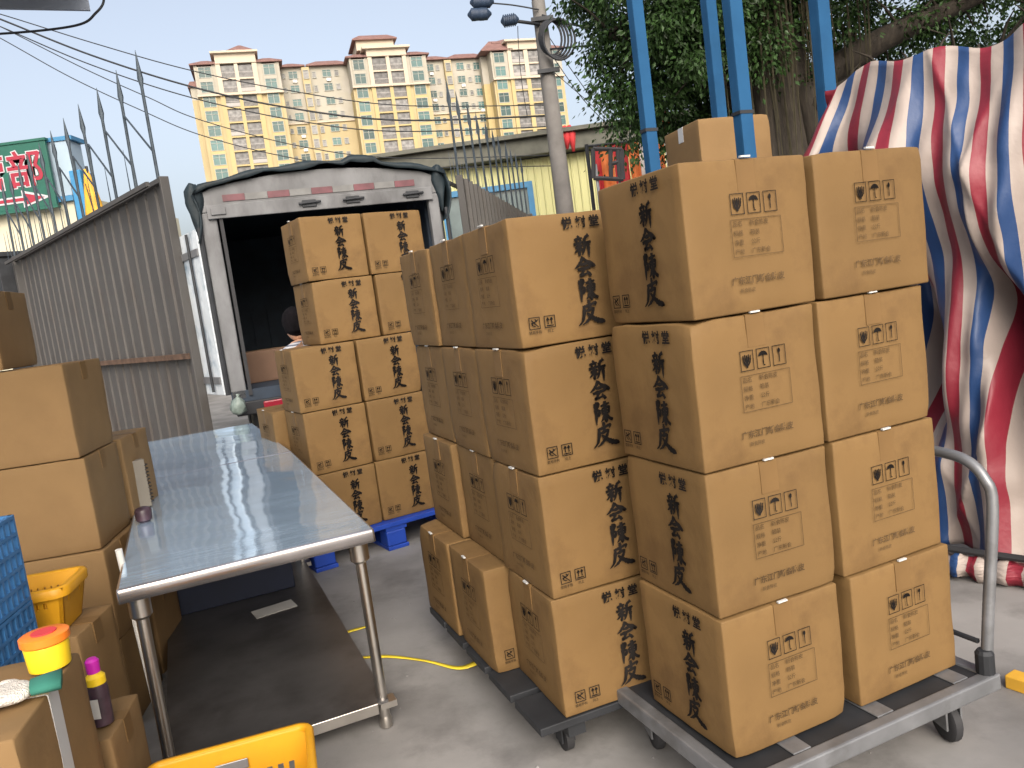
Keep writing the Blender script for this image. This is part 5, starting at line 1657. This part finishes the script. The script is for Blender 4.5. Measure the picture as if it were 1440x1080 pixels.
# near cartons in the lower left corner
for k in range(2):
    plain_carton(['lower ', 'upper '][k] + ['carton under the one that carries the cotton glove', 'carton with white tape, carrying the cotton glove and yellow tub'][k], -1.33, 1.70, k * 0.375, R(12), 0.40, 0.44, 0.375, 'cartons in the lower left corner', tape='tape_white_and_glint' if k else 'tape', seed=90 + k, tail=0.24 if k else 0.08)
plain_carton('low carton carrying the magenta capped bottle', -1.325, 2.13, 0, R(10), 0.235, 0.26, 0.47, 'cartons under the left hand clutter', seed=95)

bt = thing('spray_bottle', 'dark printed bottle with a magenta cap and yellow shoulder', 'bottle', (-1.245, 2.10, 0.470), 0)
MB().lathe([(0.020, 0), (0.027, 0.005), (0.028, 0.10), (0.025, 0.12)], 18).build('bottle_body', M['bottle_dark'], bt, smooth=True)
MB().lathe([(0.0265, 0.1201), (0.026, 0.14), (0.015, 0.152)], 18).build('shoulder', M['yellow_plastic'], bt, smooth=True)
MB().lathe([(0.017, 0.1521), (0.018, 0.185), (0.012, 0.192)], 16).build('cap', M['magenta'], bt, smooth=True)
MB().box(-0.012, 0.012, -0.0292, -0.0284, 0.03, 0.085).build('bottle_label', M['paper'], bt)
tr_ = thing('tape_roll', 'yellow tub with an orange rim standing beside the cotton glove', 'tub', (-1.20, 1.855, 0.752), 0)
MB().lathe([(0.040, 0), (0.046, 0.004), (0.050, 0.060), (0.049, 0.064)], 24).build('tub_wall', M['yellow_plastic'], tr_, smooth=True)
MB().lathe([(0.051, 0.0641), (0.055, 0.068), (0.055, 0.085), (0.050, 0.088)], 24).build('lid', M['orange_plastic'], tr_, smooth=True)
MB().lathe([(0.028, 0.0881), (0.028, 0.091)], 24).build('lid_recess', M['red_cloth'], tr_, smooth=True)


def skin_mesh(name, verts, edges, radii, m, sub=2, root=0):
    me = bpy.data.meshes.new(name)
    me.from_pydata(verts, edges, [])
    o = bpy.data.objects.new(name, me)
    COL.objects.link(o)
    sk = o.modifiers.new('skin', 'SKIN')
    sk.use_smooth_shade = True
    for i, r in enumerate(radii):
        r = r if isinstance(r, tuple) else (r, r)
        me.skin_vertices[0].data[i].radius = r
        me.skin_vertices[0].data[i].use_root = (i == root)
    sb_ = o.modifiers.new('sub', 'SUBSURF')
    sb_.levels = sub
    sb_.render_levels = sub
    dg = bpy.context.evaluated_depsgraph_get()
    out = bpy.data.meshes.new_from_object(o.evaluated_get(dg))
    bpy.data.objects.remove(o)
    bpy.data.meshes.remove(me)
    out.name = name
    out.materials.clear()
    out.materials.append(m)
    out.polygons.foreach_set('use_smooth', [True] * len(out.polygons))
    return out


# cotton glove with a green cuff
gv = [(0, 0, 0.012), (0.05, 0.0, 0.016), (0.085, 0.0, 0.016)]
ge = [(0, 1), (1, 2)]
gr_ = [(0.034, 0.012), (0.042, 0.015), (0.040, 0.013)]
for f_i, (yy, ln) in enumerate(((0.032, 0.060), (0.011, 0.072), (-0.011, 0.068), (-0.032, 0.052))):
    k = len(gv)
    gv += [(0.095, yy, 0.014), (0.095 + ln * 0.55, yy * 1.1, 0.020), (0.095 + ln, yy * 1.15, 0.006)]
    ge += [(2, k), (k, k + 1), (k + 1, k + 2)]
    gr_ += [0.012, 0.0115, 0.009]
k = len(gv)
gv += [(0.035, -0.05, 0.012), (0.065, -0.075, 0.010)]
ge += [(1, k), (k, k + 1)]
gr_ += [0.013, 0.010]
gl = thing('work_glove', 'off white knitted work glove with a green cuff lying on the carton with white tape', 'glove', (-1.145, 1.70, 0.755), R(206))
gl.scale = (1.2, 1.2, 1.2)
link('glove_hand', skin_mesh('glove_hand', gv, ge, gr_, M['glove']), gl)
cf = MB().tube([(0.004, 0, 0.014), (-0.02, 0, 0.015), (-0.045, 0, 0.014)], [0.030, 0.034, 0.036], 16)
cf.v = [(v[0], v[1], 0.002 + (v[2] + 0.02) * 0.42) for v in cf.v]
cf.build('cuff', M['cuff'], gl, smooth='all')

# ------------------------------------------------------------------ straps and scraps on the ground
def strap(label, pts, w=0.016):
    c = catmull(pts, 8)
    vs, fs = [], []
    for i, p in enumerate(c):
        q0, q1 = c[max(i - 1, 0)], c[min(i + 1, len(c) - 1)]
        d = Vector((q1[0] - q0[0], q1[1] - q0[1], 0)).normalized()
        nr = Vector((-d.y, d.x, 0)) * w / 2
        z = 0.006 + p[2]
        tl = p[3] if len(p) > 3 else 0
        vs += [(p[0] - nr.x, p[1] - nr.y, z), (p[0] + nr.x, p[1] + nr.y, z + tl)]
    n = len(c)
    vs += [(v[0], v[1], v[2] - 0.0012) for v in vs]
    for i in range(n - 1):
        a = 2 * i
        fs += [(a, a + 2, a + 3, a + 1), (2 * n + a, 2 * n + a + 1, 2 * n + a + 3, 2 * n + a + 2), (a, 2 * n + a, 2 * n + a + 2, a + 2), (a + 1, a + 3, 2 * n + a + 3, 2 * n + a + 1)]
    tag(MB().add(vs, fs).build('packing_strap', M['yellow_strap'], None, smooth='all'), label, 'strap', 'yellow packing straps on the ground')


strap('long curved yellow packing strap on the concrete beside the table leg', [(-0.86, 3.35, 0, 0), (-0.70, 3.32, 0.0, 0.004), (-0.52, 3.23, 0, 0.0), (-0.38, 3.12, 0.0, 0.006), (-0.30, 3.12, 0.006, 0.012), (-0.22, 3.20, 0.0, 0.006)])
strap('short yellow packing strap on the concrete under the table edge', [(-0.99, 3.62, 0, 0), (-0.92, 3.65, 0, 0.006), (-0.85, 3.68, 0, 0.002)])
tag(MB().box(-0.03, 0.03, -0.06, 0.06, 0, 0.045).build('timber_offcut', M['amber'], None, loc=(1.535, 2.43, 0), rot=(0, 0, R(30)), bevel=0.004), 'small yellow timber offcut on the ground behind the trolley', 'offcut')
rr = random.Random(3)
gvx, gfx = [], []
for _ in range(500):
    x, y = rr.uniform(-2.2, 2.4), rr.uniform(1.6, 8)
    s_ = rr.uniform(0.002, 0.008)
    k = len(gvx)
    an = rr.uniform(0, 6.28)
    for q in range(4):
        gvx.append((x + s_ * math.cos(an + q * 1.57) * rr.uniform(.5, 1.2), y + s_ * math.sin(an + q * 1.57), 0.001))
    gvx.append((x, y, 0.001 + s_ * 0.7))
    gfx += [(k, k + 1, k + 4), (k + 1, k + 2, k + 4), (k + 2, k + 3, k + 4), (k + 3, k, k + 4)]
tag(MB().add(gvx, gfx).build('grit', M['concrete']), kind='stuff')

# ------------------------------------------------------------------ the loader behind the pallet stack
pe = thing('person', 'dark haired person in a striped shirt standing behind the pallet stack, seen from behind', 'person', (-1.455, 5.72, -0.02), R(165))
# body faces local +x; skeleton with one vertex per joint
bv = [(0, 0, 0.90), (0.0, 0, 1.05), (0.0, 0, 1.22), (-0.005, 0, 1.325), (0.012, 0, 1.385), (0.02, 0, 1.43)]
be = [(0, 1), (1, 2), (2, 3), (3, 4), (4, 5)]
br = [(0.10, 0.145), (0.095, 0.13), (0.105, 0.15), (0.075, 0.10), (0.052, 0.052), (0.05, 0.05)]
for s in (-1, 1):
    k = len(bv)
    bv += [(-0.005, s * 0.165, 1.295), (-0.02, s * 0.205, 1.05), (0.09, s * 0.19, 0.84), (0.13, s * 0.185, 0.77)]
    be += [(3, k), (k, k + 1), (k + 1, k + 2), (k + 2, k + 3)]
    br += [0.055, 0.042, 0.03, (0.018, 0.036)]
    k = len(bv)
    bv += [(0.0, s * 0.095, 0.83), (0.015, s * 0.10, 0.46), (-0.01, s * 0.10, 0.09), (0.10, s * 0.105, 0.04)]
    be += [(0, k), (k, k + 1), (k + 1, k + 2), (k + 2, k + 3)]
    br += [0.085, 0.058, 0.042, (0.04, 0.034)]
link('body', skin_mesh('body', bv, be, br, M['skin'], 2), pe)
# shirt and trousers follow the body
sv = [(0, 0, 0.86), (0.0, 0, 1.05), (0.0, 0, 1.22), (-0.005, 0, 1.325), (0.012, 0, 1.375)]
se = [(0, 1), (1, 2), (2, 3), (3, 4)]
sr = [(0.128, 0.175), (0.124, 0.162), (0.135, 0.182), (0.105, 0.135), (0.072, 0.072)]
for s in (-1, 1):
    k = len(sv)
    sv += [(-0.005, s * 0.165, 1.295), (-0.018, s * 0.20, 1.07)]
    se += [(3, k), (k, k + 1)]
    sr += [0.080, 0.066]
shm_ = skin_mesh('shirt', sv, se, sr, M['shirt'], 2)
ul = shm_.uv_layers.new(name='UVMap') if not shm_.uv_layers else shm_.uv_layers[0]
for p_ in shm_.polygons:
    for li in p_.loop_indices:
        v = shm_.vertices[shm_.loops[li].vertex_index].co
        ul.data[li].uv = (v.z, v.x)
link('shirt', shm_, pe)
tv = [(0, 0, 0.90)]
te, trr = [], [(0.112, 0.155)]
for s in (-1, 1):
    k = len(tv)
    tv += [(0.0, s * 0.095, 0.80), (0.015, s * 0.10, 0.46), (-0.01, s * 0.10, 0.10)]
    te += [(0, k), (k, k + 1), (k + 1, k + 2)]
    trr += [0.098, 0.074, 0.062]
link('trousers', skin_mesh('trousers', tv, te, trr, M['trousers'], 2), pe)
for s in (-1, 1):
    for q, (dy, ln) in enumerate(((0.022, .065), (0.008, .075), (-0.008, .07), (-0.022, .055))):
        fm = skin_mesh('finger', [(0.13, s * 0.185 + dy * 0.6, 0.765), (0.145, s * 0.185 + dy, 0.73), (0.135, s * 0.183 + dy, 0.765 - ln - 0.01)], [(0, 1), (1, 2)], [0.009, 0.0085, 0.007], M['skin'], 1)
        link('finger', fm, pe)
    link('thumb', skin_mesh('thumb', [(0.125, s * 0.175, 0.785), (0.165, s * 0.165, 0.755), (0.175, s * 0.165, 0.725)], [(0, 1), (1, 2)], [0.011, 0.0095, 0.008], M['skin'], 1), pe)
    link('shoe', skin_mesh('shoe', [(-0.04, s * 0.10, 0.045), (0.06, s * 0.103, 0.042), (0.16, s * 0.108, 0.032)], [(0, 1), (1, 2)], [(0.045, 0.042), (0.043, 0.042), (0.03, 0.04)], M['black_rubber'], 2), pe)
# head: shaped sphere with nose, chin, eyes and ears
bm = bmesh.new()
bmesh.ops.create_uvsphere(bm, u_segments=32, v_segments=24, radius=1)
for v in bm.verts:
    x, y, z = v.co
    w = 0.073 * (1 - 0.16 * max(0, -z))
    dx = 0.092
    X = x * dx
    if z < -0.1 and x > 0:
        X *= 1 - 0.10 * (-z)
    if z < -0.25 and x < 0.1:
        X *= 1 - 0.25 * (-z)
    X += 0.022 * math.exp(-((y / 0.16) ** 2 + ((z + 0.12) / 0.16) ** 2)) * (x > 0)
    X += 0.008 * math.exp(-((y / 0.3) ** 2 + ((z + 0.45) / 0.08) ** 2)) * (x > 0)
    X += 0.012 * math.exp(-((y / 0.3) ** 2 + ((z + 0.78) / 0.15) ** 2)) * (x > 0)
    X -= 0.008 * math.exp(-(((abs(y) - 0.38) / 0.16) ** 2 + ((z - 0.05) / 0.12) ** 2)) * (x > 0)
    v.co = (X, y * w, z * 0.112)
me = bpy.data.meshes.new('head')
bm.to_mesh(me)
bm.free()
me.materials.append(M['skin'])
me.polygons.foreach_set('use_smooth', [True] * len(me.polygons))
he = link('head', me, pe, (0.035, 0, 1.492), (0, R(6), R(-38)))
for s in (-1, 1):
    MB().lathe([(0.002, -0.012), (0.009, -0.008), (0.012, 0), (0.009, 0.008), (0.002, 0.012)], 12).build('eye', M['sign_white'], he, smooth='all', loc=(0.074, s * 0.028, 0.006))
    MB().lathe([(0.004, -0.01), (0.017, -0.006), (0.020, 0.002), (0.012, 0.008)], 12).build('ear', M['skin'], he, smooth='all', loc=(-0.008, s * 0.071, -0.008), rot=(R(90 * s), 0, 0))
bm = bmesh.new()
bmesh.ops.create_uvsphere(bm, u_segments=36, v_segments=24, radius=1)
rr = random.Random(8)
for v in bm.verts:
    x, y, z = v.co
    k = 1 + rr.uniform(-0.02, 0.03)
    if (x > 0.45 and z < 0.45) or z < -0.55 or (x > 0.15 and z < 0.0):
        k = 0.86
    v.co = (x * 0.103 * k - 0.006, y * 0.085 * k, z * 0.124 * k + 0.008)
me = bpy.data.meshes.new('hair')
bm.to_mesh(me)
bm.free()
me.materials.append(M['hair'])
me.polygons.foreach_set('use_smooth', [True] * len(me.polygons))
link('hair', me, he)
